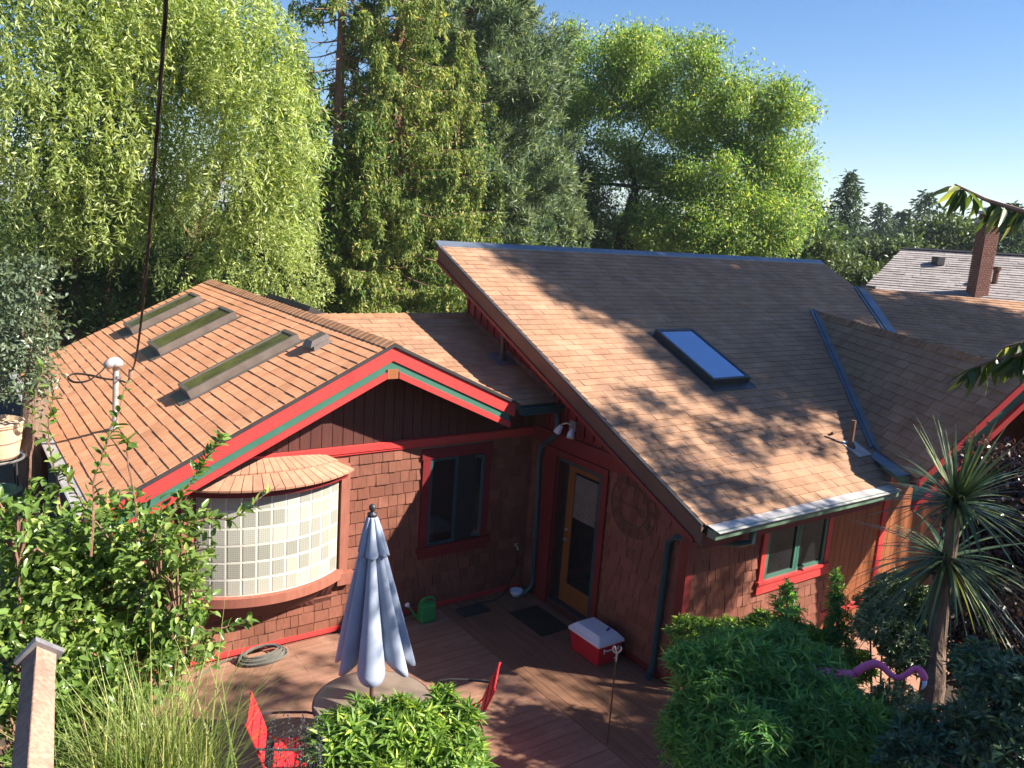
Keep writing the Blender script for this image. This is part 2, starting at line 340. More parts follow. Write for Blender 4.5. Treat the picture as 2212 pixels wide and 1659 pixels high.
# ---- roofs as slabs (each a part), shingles laid on them
def cl2(poly, c):      # Sutherland-Hodgman, convex clip polygon c (counter-clockwise)
    out = poly
    for i in range(len(c)):
        a, b = c[i], c[(i+1) % len(c)]; inp = out; out = []
        sd = lambda p: (b[0]-a[0])*(p[1]-a[1])-(b[1]-a[1])*(p[0]-a[0])
        for j in range(len(inp)):
            p, q = inp[j-1], inp[j]; sp, sq = sd(p), sd(q)
            if (sp >= 0) != (sq >= 0):
                t = sp/(sp-sq); out.append((p[0]+(q[0]-p[0])*t, p[1]+(q[1]-p[1])*t))
            if sq >= 0: out.append(q)
        if len(out) < 3: return []
    return out
def ccw(c):
    a = sum(c[i][0]*c[(i+1) % len(c)][1]-c[(i+1) % len(c)][0]*c[i][1] for i in range(len(c)))
    return c if a > 0 else c[::-1]
SH = {'roof': [], 'wall': []}
def shingles(kind, parent, mat, P0, U, V, poly, expo, wmin, wmax, th, holes=(), stagger=None, jit=0.0, vmin=0, lift=.004):
    P0 = np.array(P0, float); U = unit(U); V = unit(V); Nn = np.cross(U, V)
    poly = ccw([(float(a), float(b)) for a, b in poly])
    if kind == 'roof' and Nn[2] < 0: Nn = -Nn
    if kind == 'wall' and Nn @ (CAM-P0) < 0: Nn = -Nn
    u0, u1 = min(p[0] for p in poly), max(p[0] for p in poly); v1 = max(p[1] for p in poly)
    rr = random.Random(5); v = vmin; row = 0
    while v < v1:
        u = u0-rr.random()*wmax if stagger is None else math.floor(u0/wmax)*wmax-(row % 3)*wmax/3-wmax*.1
        while u < u1:
            wd = rr.uniform(wmin, wmax) if stagger is None else wmax; g = .0035
            segs = [(u+g, u+wd-g)]
            for (a, b, c, d) in holes:
                if c < v+expo*.6 and d > v+expo*.4:
                    ns = []
                    for s0, s1 in segs:
                        if b <= s0 or a >= s1: ns.append((s0, s1)); continue
                        if a > s0: ns.append((s0, a))
                        if b < s1: ns.append((b, s1))
                    segs = ns
            for s0, s1 in segs:
                if s1-s0 < .02: continue
                vv = v+rr.uniform(-jit, jit); t_ = th*rr.uniform(.65, 1.5)
                pl = cl2([(s0, vv), (s1, vv), (s1, v+expo+.004), (s0, v+expo+.004)], poly)
                if len(pl) < 3: continue
                n = len(pl); top = [P0+U*a+V*b+Nn*(lift+.0015+t_*max(0, 1-(b-vv)/expo)) for a, b in pl]; lo = [P0+U*a+V*b+Nn*(lift-.003) for a, b in pl]
                c = sum(top)/n; ar = abs(sum(pl[i][0]*pl[(i+1) % n][1]-pl[(i+1) % n][0]*pl[i][1] for i in range(n)))/2
                d = c-CAM; dz = d@FW; px = 1106+1789*(d@RT)/dz; py = 829.5-1789*(d@UP)/dz
                vis = dz > 0 and 0 < px < 2212 and 0 < py < 1659
                sc = ar*abs(Nn@d)/np.linalg.norm(d)**3*(1 if vis else .001)
                SH[kind].append((sc, top, lo, parent, mat))
            u += wd
        v += expo; row += 1
def cast_shingles(kind, name, sname, limit=296):
    lst = SH[kind]; lst.sort(key=lambda s: -s[0]); mb = MB(); mats = []
    for i, (sc, top, lo, par, mat) in enumerate(lst):
        if i < limit:
            b = MB(); n = len(top); b.v = [tuple(p) for p in lo+top]; b.f = [tuple(n+k for k in range(n))]+[(k, (k+1) % n, n+(k+1) % n, n+k) for k in range(n)]; b.m = [0]*len(b.f)
            b.build(name, mat, par)
        else:
            if mat not in mats: mats.append(mat)
            mi = mats.index(mat); n = len(top); k0 = len(mb.v); mb.v += [tuple(p) for p in lo+top]
            mb.f += [tuple(k0+n+k for k in range(n))]+[(k0+k, k0+(k+1) % n, k0+n+(k+1) % n, k0+n+k) for k in range(n)]; mb.m += [mi]*(n+1)
    mb.build(sname, mats, house, kind='stuff')
def uvof(P0, U, V, pts):
    U = unit(U); V = unit(V); return [(float((np.array(p)-P0)@U), float((np.array(p)-P0)@V)) for p in pts]

rA = slab([(1.32, 9.10, zA(1.32)), (4.703, 9.10, 4.023), (4.703, 17.2, 4.023), (1.32, 17.2, zA(1.32))], .10).build('roof', M['felt'], house)
P0 = V3(1.30, 9.08, zA(1.30)); shingles('roof', rA, M['roofA'], P0, (0, 1, 0), (1, 0, .4934), [(0, 0), (8.14, 0), (8.14, 3.80), (0, 3.80)], .142, .20, .34, .0075, jit=.002)
rAr = slab([(4.703, 9.10, 4.023), (6.72, 9.10, zAr(6.72)), (4.703, 11.8, 4.023)], .10); slab([(4.703, 11.8, 4.023), (6.72, 14.5, zAr(6.72)), (6.72, 17.2, zAr(6.72)), (4.703, 17.2, 4.023)], .10, mb=rAr)
rAr = rAr.build('roof', M['felt'], house)
P0 = V3(4.703, 9.1, 4.023); shingles('roof', rAr, M['roofA'], V3(6.74, 9.08, zAr(6.74)), (0, 1, 0), (-1, 0, .451), [(0, 0), (0.02, 0), (2.72, 2.235), (0, 2.235)], .142, .2, .34, .012)
shingles('roof', rAr, M['roofA'], V3(6.74, 9.08, zAr(6.74)), (0, 1, 0), (-1, 0, .451), [(5.4, 0), (8.14, 0), (8.14, 2.235), (2.72, 2.235)], .142, .2, .34, .012)
rB = slab([(6.74, 9.12, 3.10), (XW, 9.12, 3.10), (XW, 11.8, zB(11.8)), (4.76, 11.8, zB(11.8))], .10); slab([(4.76, 11.8, zB(11.8)), (XW, 11.8, zB(11.8)), (XW, 14.5, 3.1), (6.74, 14.5, 3.1)], .10, mb=rB)
rB = rB.build('roof', M['felt'], house)
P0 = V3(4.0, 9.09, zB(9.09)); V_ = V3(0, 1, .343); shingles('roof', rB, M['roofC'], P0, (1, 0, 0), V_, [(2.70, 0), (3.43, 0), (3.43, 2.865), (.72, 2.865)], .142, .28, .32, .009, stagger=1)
rC = slab([(7.0, 5.86, zC(5.86)), (10.71, 5.86, zC(5.86)), vt, (14.5, 12.06, zC(12.06)), (7.0, 12.06, zC(12.06))], .10)
slab([(14.5, 10.03, zC(10.03)), (15.4, 8.6, zC(8.6)), v2t, (17.57, 12.06, zC(12.06)), (14.5, 12.06, zC(12.06))], .10, mb=rC)
rC = rC.build('roof', M['felt'], house)
P0 = V3(7.0, 5.84, zC(5.84)); V_ = V3(0, 1, .4388); U_ = V3(1, 0, 0)
def cuv(x, y): return (x-7.0, (y-5.84)*1.09204)
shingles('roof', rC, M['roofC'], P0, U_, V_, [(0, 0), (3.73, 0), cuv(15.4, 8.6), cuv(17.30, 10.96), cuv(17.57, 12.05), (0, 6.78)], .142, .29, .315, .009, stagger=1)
rD = slab(Dp, .10); Drd = Dp[2]; Drr = hD*1.6-V3(0, 0, 1.75)
slab([vt, Dp[2], Dp[2]+Drr, vt+Drr*.25+V3(0, 0, 0)], .10, mb=rD); rD = rD.build('roof', M['felt'], house)
U_ = unit(Dp[2]-vt); V_ = unit(np.cross(nD, U_)); V_ = V_ if V_[2] > 0 else -V_; O_ = Dp[3]
pl = uvof(O_, U_, V_, [vb+(vt-vb)*.0+U_*.0, vt, Dp[2]-dD*.03, Dp[3]-dD*.03]); mv = min(p[1] for p in pl)
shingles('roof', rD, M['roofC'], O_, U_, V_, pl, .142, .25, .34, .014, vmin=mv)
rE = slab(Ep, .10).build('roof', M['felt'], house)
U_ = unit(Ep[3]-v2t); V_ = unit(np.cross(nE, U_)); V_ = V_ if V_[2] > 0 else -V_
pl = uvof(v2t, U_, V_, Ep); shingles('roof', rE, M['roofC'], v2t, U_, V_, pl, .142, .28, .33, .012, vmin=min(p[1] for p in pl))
slab([v2t, Er, Er-dn*V3(1, 1, -1)*4, v2t-dn*V3(1, 1, -1)*4], .1).build('roof', M['felt'], house)
# ---- ridge caps: one cap shingle after another
def caps(a, b, s1, s2, step=.145, w=.14, par=None):
    a = np.array(a, float); b = np.array(b, float); d = unit(b-a); n = int(np.linalg.norm(b-a)/step)
    for i in range(n):
        p = a+d*(i*step); q = p+d*(step+.05); jz = random.uniform(0, .006); mb = MB()
        up = V3(0, 0, .018+jz); up2 = V3(0, 0, .006)
        for s in (s1, s2):
            s = np.array(s, float)*w
            mb.hexa([p+up2, p+s+up2, q+s+up2*.4, q+up2*.4], [p+up+V3(0, 0, .008), p+s+up, q+s+up2, q+up2+V3(0, 0, .003)])
        mb.build('ridge_cap_shingle', M['cap'], par)
caps((4.703, 9.06, 4.03), (4.703, 17.25, 4.03), (-.9, 0, -.444), (.9, 0, -.41), par=rA)
caps((XW, 11.8, 4.025), (4.8, 11.8, 4.025), (0, -.94, -.32), (0, .94, -.32), par=rB)
caps(Dp[2]+V3(0, 0, .01), vt+V3(0, 0, .01), unit(Dp[3]-Dp[2])*.9, hD*.7-V3(0, 0, .7), par=rD)
# ---- walls
mb = MB()
mb.hexa([(1.8, YA, -.3), (XW, YA, -.3), (XW, YA+.14, -.3), (1.8, YA+.14, -.3)], [(1.8, YA, 2.5), (XW, YA, 2.5), (XW, YA+.14, 2.5), (1.8, YA+.14, 2.5)])
mb.hexa([(1.8, YA+.14, 2.5), (XW, YA+.14, 2.5), (6.72, YA+.14, zAr(6.72)-.12), (4.703, YA+.14, 3.9), (1.8, YA+.14, zA(1.8)-.12)], [(1.8, YA, 2.5), (XW, YA, 2.5), (6.72, YA, zAr(6.72)-.12), (4.703, YA, 3.9), (1.8, YA, zA(1.8)-.12)])
wallA = mb.build('wall', M['trim'], house)
MB().box((1.8, YA+.14, -.3), (1.92, 16.7, 2.42)).build('wall', M['board'], house)
MB().box((1.8, 16.7, -.3), (XW, 16.85, 2.45)).build('wall', M['board'], house)
def wyz(mb, pts, x0=XW, x1=XW+.13): mb.hexa([(x1, y, z) for y, z in pts], [(x0, y, z) for y, z in pts]); return mb
mb = MB()
wyz(mb, [(YC, -.4), (8.03, -.4), (8.03, zC(8.03)-.13), (YC, zC(YC)-.13)])
wyz(mb, [(8.03, 2.30), (9.01, 2.30), (9.01, zC(9.01)-.13), (8.03, zC(8.03)-.13)])
wyz(mb, [(8.03, -.4), (9.01, -.4), (9.01, .08), (8.03, .08)])
wyz(mb, [(9.01, -.4), (11.7, -.4), (11.7, zC(11.7)-.13), (9.01, zC(9.01)-.13)])
wallC = mb.build('wall', M['board'], house)
mb = MB(); mb.box((XW+.13, YC, -.4), (10.45, YC+.13, 2.55)); wallF = mb.build('wall', M['trim'], house)
MB().box((XW+.13, 11.57, -.4), (17.4, 11.7, 4.9)).build('wall', M['board'], house)
MB().box((17.2, 8.0, -.4), (17.35, 11.57, 3.6)).build('wall', M['board'], house)
# recessed porch wall: vertical orange boards with a red door casing
YP = 6.68
for i in range(26):
    x = 10.46+i*.142
    MB().box((x, YP+.004*random.random(), -.4), (x+.134, YP+.05, 2.62)).build('wall_board', M['cedar'], house)
MB().box((10.46, YP+.05, -.4), (14.2, YP+.16, 2.62)).build('wall', M['cedar'], house)
MB().box((12.15, YP-.03, -.4), (12.29, YP, 2.1)).build('door_casing', M['red'], house)
MB().box((10.5, YP-.03, -.02), (12.0, YP, .10)).build('base_trim', M['red'], house)
MB().box((10.33, YC+.14, -.4), (10.452, YP+.05, 2.62)).build('corner_board', M['cedar'], house)
# D gable end wall under its rake
g0 = Dp[3]+dD*.55; g1 = Dp[2]+dD*.55; g2 = g1+Drr
mb = MB(); o_ = dD*.1; P_ = [g0+hD*.35-V3(0, 0, .30), g1-V3(0, 0, .22), g2-V3(0, 0, .25)]
mb.hexa([p+o_ for p in P_], P_); mb.build('gable_wall', M['board'], house)
for p in (g2,):
    MB().box((p[0]-.07, p[1]-.07, -.5), (p[0]+.07, p[1]+.07, 2.45)).build('porch_post', M['red_shaded'], house)
# vertical boards in the gable of A, clipped to the roof line
def ztopA(x): return (zA(x) if x < 4.703 else zAr(x))-.13
x = 1.86
while x < 7.36:
    x1 = min(x+.136, 7.40); y0 = YA-.018-.004*random.random()
    pts = [(x, 2.60), (x1, 2.60), (x1, max(2.62, ztopA(x1)))]+([(4.703, ztopA(4.703))] if x < 4.703 < x1 else [])+[(x, max(2.62, ztopA(x)))]
    if x > 6.6: pts = [(x, 2.60), (x1, 2.60), (x1, 3.05), (x, 3.05)]
    MB().hexa([(a, YA, b) for a, b in pts], [(a, y0, b) for a, b in pts]).build('gable_board', M['board'], wallA); x += .145
# vertical boards on the upper part of C's side wall
y = 6.9
while y < 11.6:
    z0 = max(2.66, zB(y)+.03 if y > 9.1 else 0); z1 = zC(y)-.14
    if z1 > z0+.05:
        MB().hexa([(XW, y, z0), (XW, y+.185, z0+(.063 if y > 9.1 else 0)), (XW, y+.185, z1+.08), (XW, y, z1)], [(XW-.02, y, z0), (XW-.02, y+.185, z0+(.063 if y > 9.1 else 0)), (XW-.02, y+.185, z1+.08), (XW-.02, y, z1)]).build('gable_board', M['red_shaded'], wallC)
        MB().box((XW-.045, y+.17, z0+.06), (XW-.02, y+.21, z1+.06)).build('batten', M['red_shaded'], wallC)
    y += .20
MB().beam((XW-.03, 9.2, zB(9.2)+.05), (XW-.03, 11.75, zB(11.75)+.05), .03, .07).build('wall_flashing', M['brown'], house)
# belly bands
MB().hexa([(1.9, YA-.05, 2.50), (7.40, YA-.05, 2.50), (7.40, YA, 2.50), (1.9, YA, 2.50)], [(1.9, YA-.05, 2.585), (7.40, YA-.05, 2.585), (7.40, YA, 2.60), (1.9, YA, 2.60)]).box((1.9, YA-.035, 2.47), (7.40, YA, 2.498)).build('belly_band', M['red'], house)
MB().box((XW-.035, 6.86, 2.42), (XW, 9.62, 2.64)).build('belly_band', M['red_shaded'], house)
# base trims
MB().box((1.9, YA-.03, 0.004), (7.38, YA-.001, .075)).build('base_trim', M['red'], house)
MB().box((XW-.03, YC, 0.004), (XW-.001, 8.0, .09)).build('base_trim', M['red_shaded'], house)
# wall shingles
glx0, glx1 = 2.28, 4.43
shingles('wall', wallA, M['shake'], (1.82, YA, -.02), (1, 0, 0), (0, 0, 1), [(0, 0), (5.58, 0), (5.58, 2.49), (0, 2.49)], .163, .10, .235, .016,
         holes=[(glx0-1.82, glx1-1.82, .80, 2.6), (5.50-1.82, 6.68-1.82, .85, 2.45)], jit=.002, vmin=.06)
shingles('wall', wallC, M['shake'], (XW, YC, -.02), (0, 1, 0), (0, 0, 1), [(0.1, 0), (3.24, 0), (3.24, 2.45), (.1, 2.45)], .163, .10, .235, .016, holes=[(1.50, 2.72, -.1, 2.5)], jit=.003, vmin=.06)
shingles('wall', wallF, M['shake'], (XW+.1, YC, -.3), (1, 0, 0), (0, 0, 1), [(0.0, 0), (2.92, 0), (2.92, 2.7), (0, 2.7)], .163, .09, .21, .018, holes=[(8.80-XW-.1, 10.38-XW-.1, 1.25, 2.7)], jit=.003)
MB().box((XW-.02, YC-.03, -.35), (XW+.10, YC, 2.35)).box((XW-.022, YC, -.35), (XW, YC+.10, 2.35)).build('corner_board', M['red_shaded'], house)
cast_shingles('roof', 'roof_shingle', 'roof_shingles')
cast_shingles('wall', 'wall_shingle', 'wall_shingles')
# ---- gable rake of A: drip edge, wide red, green, thin red
def rake(pts, dirs, off0, off1, y0, y1, mat, name='rake_board'):
    for a, b in pts:
        a = np.array(a, float); b = np.array(b, float)
        lo = [a-V3(0, 0, off1), b-V3(0, 0, off1), b-V3(0, 0, off1), a-V3(0, 0, off1)]; hi = [p+V3(0, 0, off1-off0) for p in lo]
        dv = np.array(dirs, float)
        f = [dv*y0, dv*y0, dv*y1, dv*y1]
        MB().hexa([l+k for l, k in zip(lo, f)], [h+k for h, k in zip(hi, f)]).build(name, mat, house)
ap = (4.703, 0, 4.023); le = (1.20, 0, zA(1.20)); re = (6.62, 0, zAr(6.62)); re2 = (6.55, 0, zAr(6.55))
sg = [(le, ap), (ap, re)]; dy = (0, 1, 0)
rake(sg, dy, -.006, .035, YF-.045, YF+.02, M['dark'], 'drip_edge')
rake(sg, dy, .035, .215, YF-.02, YF+.02, M['red'])
rake([(le, ap), (ap, re2)], dy, .21, .325, YF+.0, YF+.04, M['green'])
rake([(V3(1.30, 0, zA(1.30)), V3(4.62, 0, zA(4.62))), (V3(4.79, 0, zAr(4.79)), re2)], dy, .315, .40, YF-.03, YF+.03, M['red'])
MB().box((4.63, YF-.02, 3.58), (4.78, YA, 3.70)).build('ridge_beam', M['cedar'], house)
MB().hexa([(1.35, YF+.1, zA(1.35)-.13), (4.703, YF+.1, 3.89), (4.703, YA, 3.89), (1.35, YA, zA(1.35)-.13)], [(1.35, YF+.1, zA(1.35)-.105), (4.703, YF+.1, 3.915), (4.703, YA, 3.915), (1.35, YA, zA(1.35)-.105)]).hexa([(4.703, YF+.1, 3.89), (6.7, YF+.1, zAr(6.7)-.13), (6.7, YA, zAr(6.7)-.13), (4.703, YA, 3.89)], [(4.703, YF+.1, 3.915), (6.7, YF+.1, zAr(6.7)-.105), (6.7, YA, zAr(6.7)-.105), (4.703, YA, 3.915)]).build('soffit', M['board'], house)
# ---- rake of C
ra = V3(0, 5.86, zC(5.86)); rb = V3(0, 12.08, zC(12.08)); dx = (1, 0, 0)
rake([(ra, rb)], dx, -.008, .03, 6.955, 7.02, M['dark'], 'drip_edge')
rake([(ra, rb)], dx, .03, .10, 6.965, 7.02, M['brown'])
rake([(ra, rb)], dx, .10, .27, 6.995, 7.03, M['brown'])
rake([(ra+V3(0, .12, .0527), rb)], dx, .255, .31, 6.97, 7.03, M['red_shaded'])
MB().hexa([(7.03, 5.9, zC(5.9)-.15), (XW, 5.9, zC(5.9)-.15), (XW, 12.05, zC(12.05)-.15), (7.03, 12.05, zC(12.05)-.15)], [(7.03, 5.9, zC(5.9)-.115), (XW, 5.9, zC(5.9)-.115), (XW, 12.05, zC(12.05)-.115), (7.03, 12.05, zC(12.05)-.115)]).build('soffit', M['red_shaded'], house)
MB().box((7.03, 5.86, 2.12), (10.6, 5.90, 2.31)).build('fascia', M['red_shaded'], house)
MB().box((XW, 5.90, 2.16), (10.45, YC, 2.19)).build('soffit', M['red_shaded'], house)
# ---- rake of D
a_, b_ = Dp[3], Dp[2]; c_ = b_+Drr
for o0, o1, k0, k1, mt in ((-.005, .11, -.06, .0, 'red'), (.11, .36, .02, .05, 'green'), (.35, .46, -.04, .05, 'red')):
    rake([(a_, b_), (b_, c_)], dD, o0, o1, k0, k1, M[mt])
# ---- ridge flashing on C and the two valleys
MB().hexa([(6.95, 11.98, zC(11.98)+.012), (17.5, 11.98, zC(11.98)+.012), (17.5, 12.12, zC(12.1)+.012), (6.95, 12.12, zC(12.1)+.012)], [(6.95, 11.98, zC(11.98)+.032), (17.5, 11.98, zC(11.98)+.032), (17.5, 12.12, zC(12.1)+.05), (6.95, 12.12, zC(12.1)+.05)]).build('ridge_flashing', M['valley'], house)
def valley(a, b, s1, s2, w1, w2):
    a = np.array(a); b = np.array(b); z = V3(0, 0, .035); mb = MB()
    s1 = unit(s1)*w1; s2 = unit(s2)*w2
    mb.hexa([a, a+s1, b+s1, b], [a+z, a+s1+z, b+s1+z, b+z]).hexa([a, a+s2, b+s2, b], [a+z, a+s2+z, b+s2+z, b+z])
    mb.beam(a+z*1.3, b+z*1.3, .02, .03); mb.build('valley_flashing', M['valley'], house)
U_ = unit(Dp[2]-vt)
valley(vt, vb-(vt-vb)*.01, (-1, 0, 0), -dD, .10, .19)
valley(v2t, v2b-(v2t-v2b)*.3, (-1, 0, 0), hD, .10, .20)
MB().beam(v2t+V3(-.05, -.1, .06), v2t+hD*.35+V3(0, -.1, .04), .05, .06).build('ridge_end_flashing', M['dark'], house)
# ---- gutters and downspouts
def gutter(a, b, out, mat, guard, gw=.15, fall=.03, name='gutter'):
    a = np.array(a, float); b = np.array(b, float); o = unit(out); mb = MB()
    for p0, p1, w0, w1, h0, h1 in (((0), (0), .0, .12, -.12, -.115), (0, 0, .115, .122, -.12, -.02), (0, 0, .0, .006, -.12, -.01)):
        mb.hexa([a+o*w0+V3(0, 0, h0), a+o*w1+V3(0, 0, h0), b+o*w1+V3(0, 0, h0), b+o*w0+V3(0, 0, h0)], [a+o*w0+V3(0, 0, h1), a+o*w1+V3(0, 0, h1), b+o*w1+V3(0, 0, h1), b+o*w0+V3(0, 0, h1)])
    for e in (a, b): mb.obox(e+o*.06+V3(0, 0, -.07), (b-a)/np.linalg.norm(b-a)*.004, o*.061, V3(0, 0, .05))
    mb.beam(a+o*.128+V3(0, 0, -.03), b+o*.128+V3(0, 0, -.03), .02, .035)
    g = mb.build(name, mat, house)
    if guard:
        n = max(1, int(np.linalg.norm(b-a)/.9)); d = (b-a)/n
        for i in range(n):
            p = a+d*i+d*.004; q = a+d*(i+1)-d*.004; i0 = -o*.05+V3(0, 0, .012); i1 = o*(gw-.05)+V3(0, 0, .012-fall)
            MB().hexa([p+i0, p+i1, q+i1, q+i0], [p+i0+V3(0, 0, .006), p+i1+V3(0, 0, .006), q+i1+V3(0, 0, .006), q+i0+V3(0, 0, .006)]).build('gutter_guard', guard, g)
gutter((7.03, 5.82, zC(5.82)+.0), (10.72, 5.82, zC(5.82)+.0), (0, -1, 0), M['gmetal'], M['metal'], .22, .04)
gutter((1.29, 9.2, zA(1.29)-.005), (1.29, 17.2, zA(1.29)-.005), (-1, 0, 0), M['metal'], M['metal'], .20, .035)
gutter((6.70, 9.10, 3.09), (7.42, 9.10, 3.09), (0, -1, 0), M['teal'], None)
gutter(vb+V3(.02, .0, -.02), Dp[3]+V3(-.0, .0, 0)+dD*.15, -hD, M['gmetal'], M['valley'], .24, .04)
def q3(px, py, x): return ax(px, py, 0, x)
p_ = q3(1205, 905, 7.33)
MB().tube([(7.33, 9.04, 2.98), p_, q3(1203, 938, 7.33), q3(1172, 962, 7.36), q3(1165, 985, 7.36), q3(1152, 1250, 7.36), q3(1147, 1268, 7.3), q3(1128, 1285, 7.2)], .036, 8).build('downspout', M['teal'], house)
MB().tube([(7.75, 5.76, 2.30), (7.75, 5.76, 2.12), (7.68, 5.86, 2.07), (7.40, 6.62, 1.92), (7.36, 6.68, 1.84), (7.36, 6.72, .2), (7.33, 6.72, .06), (7.24, 6.66, .04)], .040, 8).build('downspout', M['teal'], house)
# ---- curved glass block bay
xc, yc, Rg = 3.37, 10.81, 1.47; am = math.asin(.89/Rg)
def arc(r, a, z): return V3(xc+r*math.sin(a), yc-r*math.cos(a), z)
def arcband(r0, r1, z0, z1, a0=-am, a1=am, n=24, r0t=None, r1t=None):
    mb = MB(); r0t = r0t or r0; r1t = r1t or r1
    for i in range(n):
        a, b = a0+(a1-a0)*i/n, a0+(a1-a0)*(i+1)/n
        mb.hexa([arc(r0, a, z0), arc(r1, a, z0), arc(r1, b, z0), arc(r0, b, z0)], [arc(r0t, a, z1), arc(r1t, a, z1), arc(r1t, b, z1), arc(r0t, b, z1)])
    return mb
bay = arcband(Rg-.08, Rg+.010, .90, 2.26).build('glass_block_bay', M['grout'], house)
bm = MB(); bw, bh = .0825, .1035
bm.hexa([(-bw, .03, -bh), (bw, .03, -bh), (bw, .03, bh), (-bw, .03, bh)], [(-bw, -.004, -bh), (bw, -.004, -bh), (bw, -.004, bh), (-bw, -.004, bh)])
bm.hexa([(-bw, -.004, -bh), (bw, -.004, -bh), (bw, -.004, bh), (-bw, -.004, bh)], [(-bw+.012, -.013, -bh+.012), (bw-.012, -.013, -bh+.012), (bw-.012, -.013, bh-.012), (-bw+.012, -.013, bh-.012)])
b0 = bm.build('glass_block', M['gblock'], bay); bmesh_ = b0.data; first = True
for r_ in range(6):
    for c in range(11):
        a = -am+(c+.5)*2*am/11; o = b0 if first else bpy.data.objects.new('glass_block', bmesh_)
        if not first: _link(o, bay)
        first = False; p = arc(Rg, a, .92+(r_+.5)*.2167)
        o.matrix_parent_inverse = house.matrix_world.inverted() @ Matrix.Identity(4) if False else Matrix.Identity(4)
        o.matrix_basis = Matrix.Translation(p.tolist()) @ Matrix.Rotation(a, 4, 'Z')
ex = math.asin(.96/1.56)
arcband(1.44, 1.56, .80, .915, -am*1.03, am*1.03).build('bay_sill', M['trim'], house)
mb = MB(); n = 20
for i in range(n):
    a, b = -am+2*am*i/n, -am+2*am*(i+1)/n
    if True:
        pa, pb = arc(1.52, a, .80), arc(1.52, b, .80)
        qa = V3(xc+(pa[0]-xc)*.92, min(YA-.02, pa[1]+.22), .55); qb = V3(xc+(pb[0]-xc)*.92, min(YA-.02, pb[1]+.22), .55)
        ta, tb = V3(pa[0], YA-.012, .8), V3(pb[0], YA-.012, .8); ba, bb = V3(qa[0], YA-.012, .45), V3(qb[0], YA-.012, .45)
        mb.poly([pa, pb, qb, qa]); mb.poly([qa, qb, bb, ba])
mb.build('bay_underside', M['board'], house)
MB().box((4.30, YA-.075, .78), (4.42, YA-.01, 2.36)).build('bay_trim', M['trim'], house)
MB().box((2.30, YA-.075, .78), (2.44, YA-.01, 2.36)).build('bay_trim', M['trim'], house)
MB().box((4.26, YA-.12, .70), (4.50, YA-.01, .86)).build('bay_bracket', M['trim'], house)
MB().box((2.22, YA-.12, .70), (2.44, YA-.01, .86)).build('bay_bracket', M['trim'], house)
am2 = math.asin(.985/1.60)
arcband(1.46, 1.60, 2.21, 2.31, -am2, am2).build('bay_fascia', M['red_shaded'], house)
broof = MB()
def rt(a): f = a/am2; return V3(xc+f*.62, YA-.02, 2.565-.02*abs(f))
nr = 18
for i in range(nr):
    a, b = -am2*1.02+2*am2*1.02*i/nr, -am2*1.02+2*am2*1.02*(i+1)/nr
    broof.poly([arc(1.66, a, 2.30), arc(1.66, b, 2.30), rt(b), rt(a)]); broof.poly([arc(1.66, a, 2.29), arc(1.45, a, 2.29), arc(1.45, b, 2.29), arc(1.66, b, 2.29)])
for s in (-1, 1): broof.poly([arc(1.66, s*am2*1.02, 2.30), V3(xc+s*1.0, YA, 2.29), rt(s*am2)])
M['bayshingle'] = surf('bay_roof_shake', (.36, .18, .115), (.48, .26, .17), sc=7, rough=.8, isl=(.8, .76, .74), bump=.3)
broof = broof.build('bay_roof', M['trim'], house)
for row, (t0, t1) in enumerate(((-.02, .5), (.48, 1.0))):
    for i in range(nr):
        a = -am2*1.02+2*am2*1.02*(i+.04+(.5*row))/nr; b = a+2*am2*1.02*.92/nr
        if b > am2*1.03: b = am2*1.03
        if b <= a: continue
        pt = lambda a_, t: arc(1.67, a_, 2.305)*(1-t)+rt(a_)*t
        z0, z1 = V3(0, -.004, .024), V3(0, 0, .006); jz = V3(0, 0, random.random()*.005)
        MB().hexa([pt(a, t0), pt(b, t0), pt(b, t1), pt(a, t1)], [pt(a, t0)+z0+jz, pt(b, t0)+z0+jz, pt(b, t1)+z1, pt(a, t1)+z1]).build('bay_shingle', M['bayshingle'], broof)
# ---- window of A with its casement standing open
def frame(mb, x0, x1, z0, z1, w, ya, yb):
    mb.box((x0, ya, z0), (x0+w, yb, z1)); mb.box((x1-w, ya, z0), (x1, yb, z1)); mb.box((x0+w, ya, z1-w), (x1-w, yb, z1)); mb.box((x0+w, ya, z0), (x1-w, yb, z0+w)); return mb
mb = MB(); mb.box((5.52, YA-.045, .98), (5.64, YA-.002, 2.28)).box((6.54, YA-.045, .98), (6.66, YA-.002, 2.28)).box((5.50, YA-.05, 2.28), (6.68, YA-.002, 2.42)).box((5.48, YA-.08, .90), (6.70, YA-.002, .98)).box((5.52, YA-.04, .80), (6.66, YA-.002, .90))
cs = mb.build('window', M['red_shaded'], house); cs['label'] = 'window with one casement swung open'
frame(MB(), 5.64, 6.10, .98, 2.28, .045, YA-.03, YA-.003).build('window_frame', M['teal'], cs)  # green frame and sash: shade put in by the darker downspout colour
MB().box((5.685, YA-.014, 1.025), (6.055, YA-.008, 2.235)).build('glass_pane', M['window'], cs)
MB().box((6.10, YA-.010, .98), (6.54, YA-.004, 2.28)).build('opening_dark_panel', M['black'], cs)  # black sheet on the uncut wall, painted for the unlit room
h = V3(6.52, YA-.05, 0); e = ax(1012, 989, 2, 2.2); e[2] = 0; dv = unit(e-h)*.42; hv = V3(0, 0, 1); nn = np.cross(unit(dv), hv)
mb = MB()
for t in (0.02, .98): mb.obox(h+dv*t+V3(0, 0, 1.63), unit(dv)*.022, nn*.018, hv*.62)
for z in (1.03, 2.23): mb.obox(h+dv*.5+V3(0, 0, z), dv*.48, nn*.018, hv*.022)
mb.build('open_sash', M['teal'], cs); MB().obox(h+dv*.5+V3(0, 0, 1.63), dv*.44, nn*.003, hv*.58).build('glass_pane', M['window'], cs)
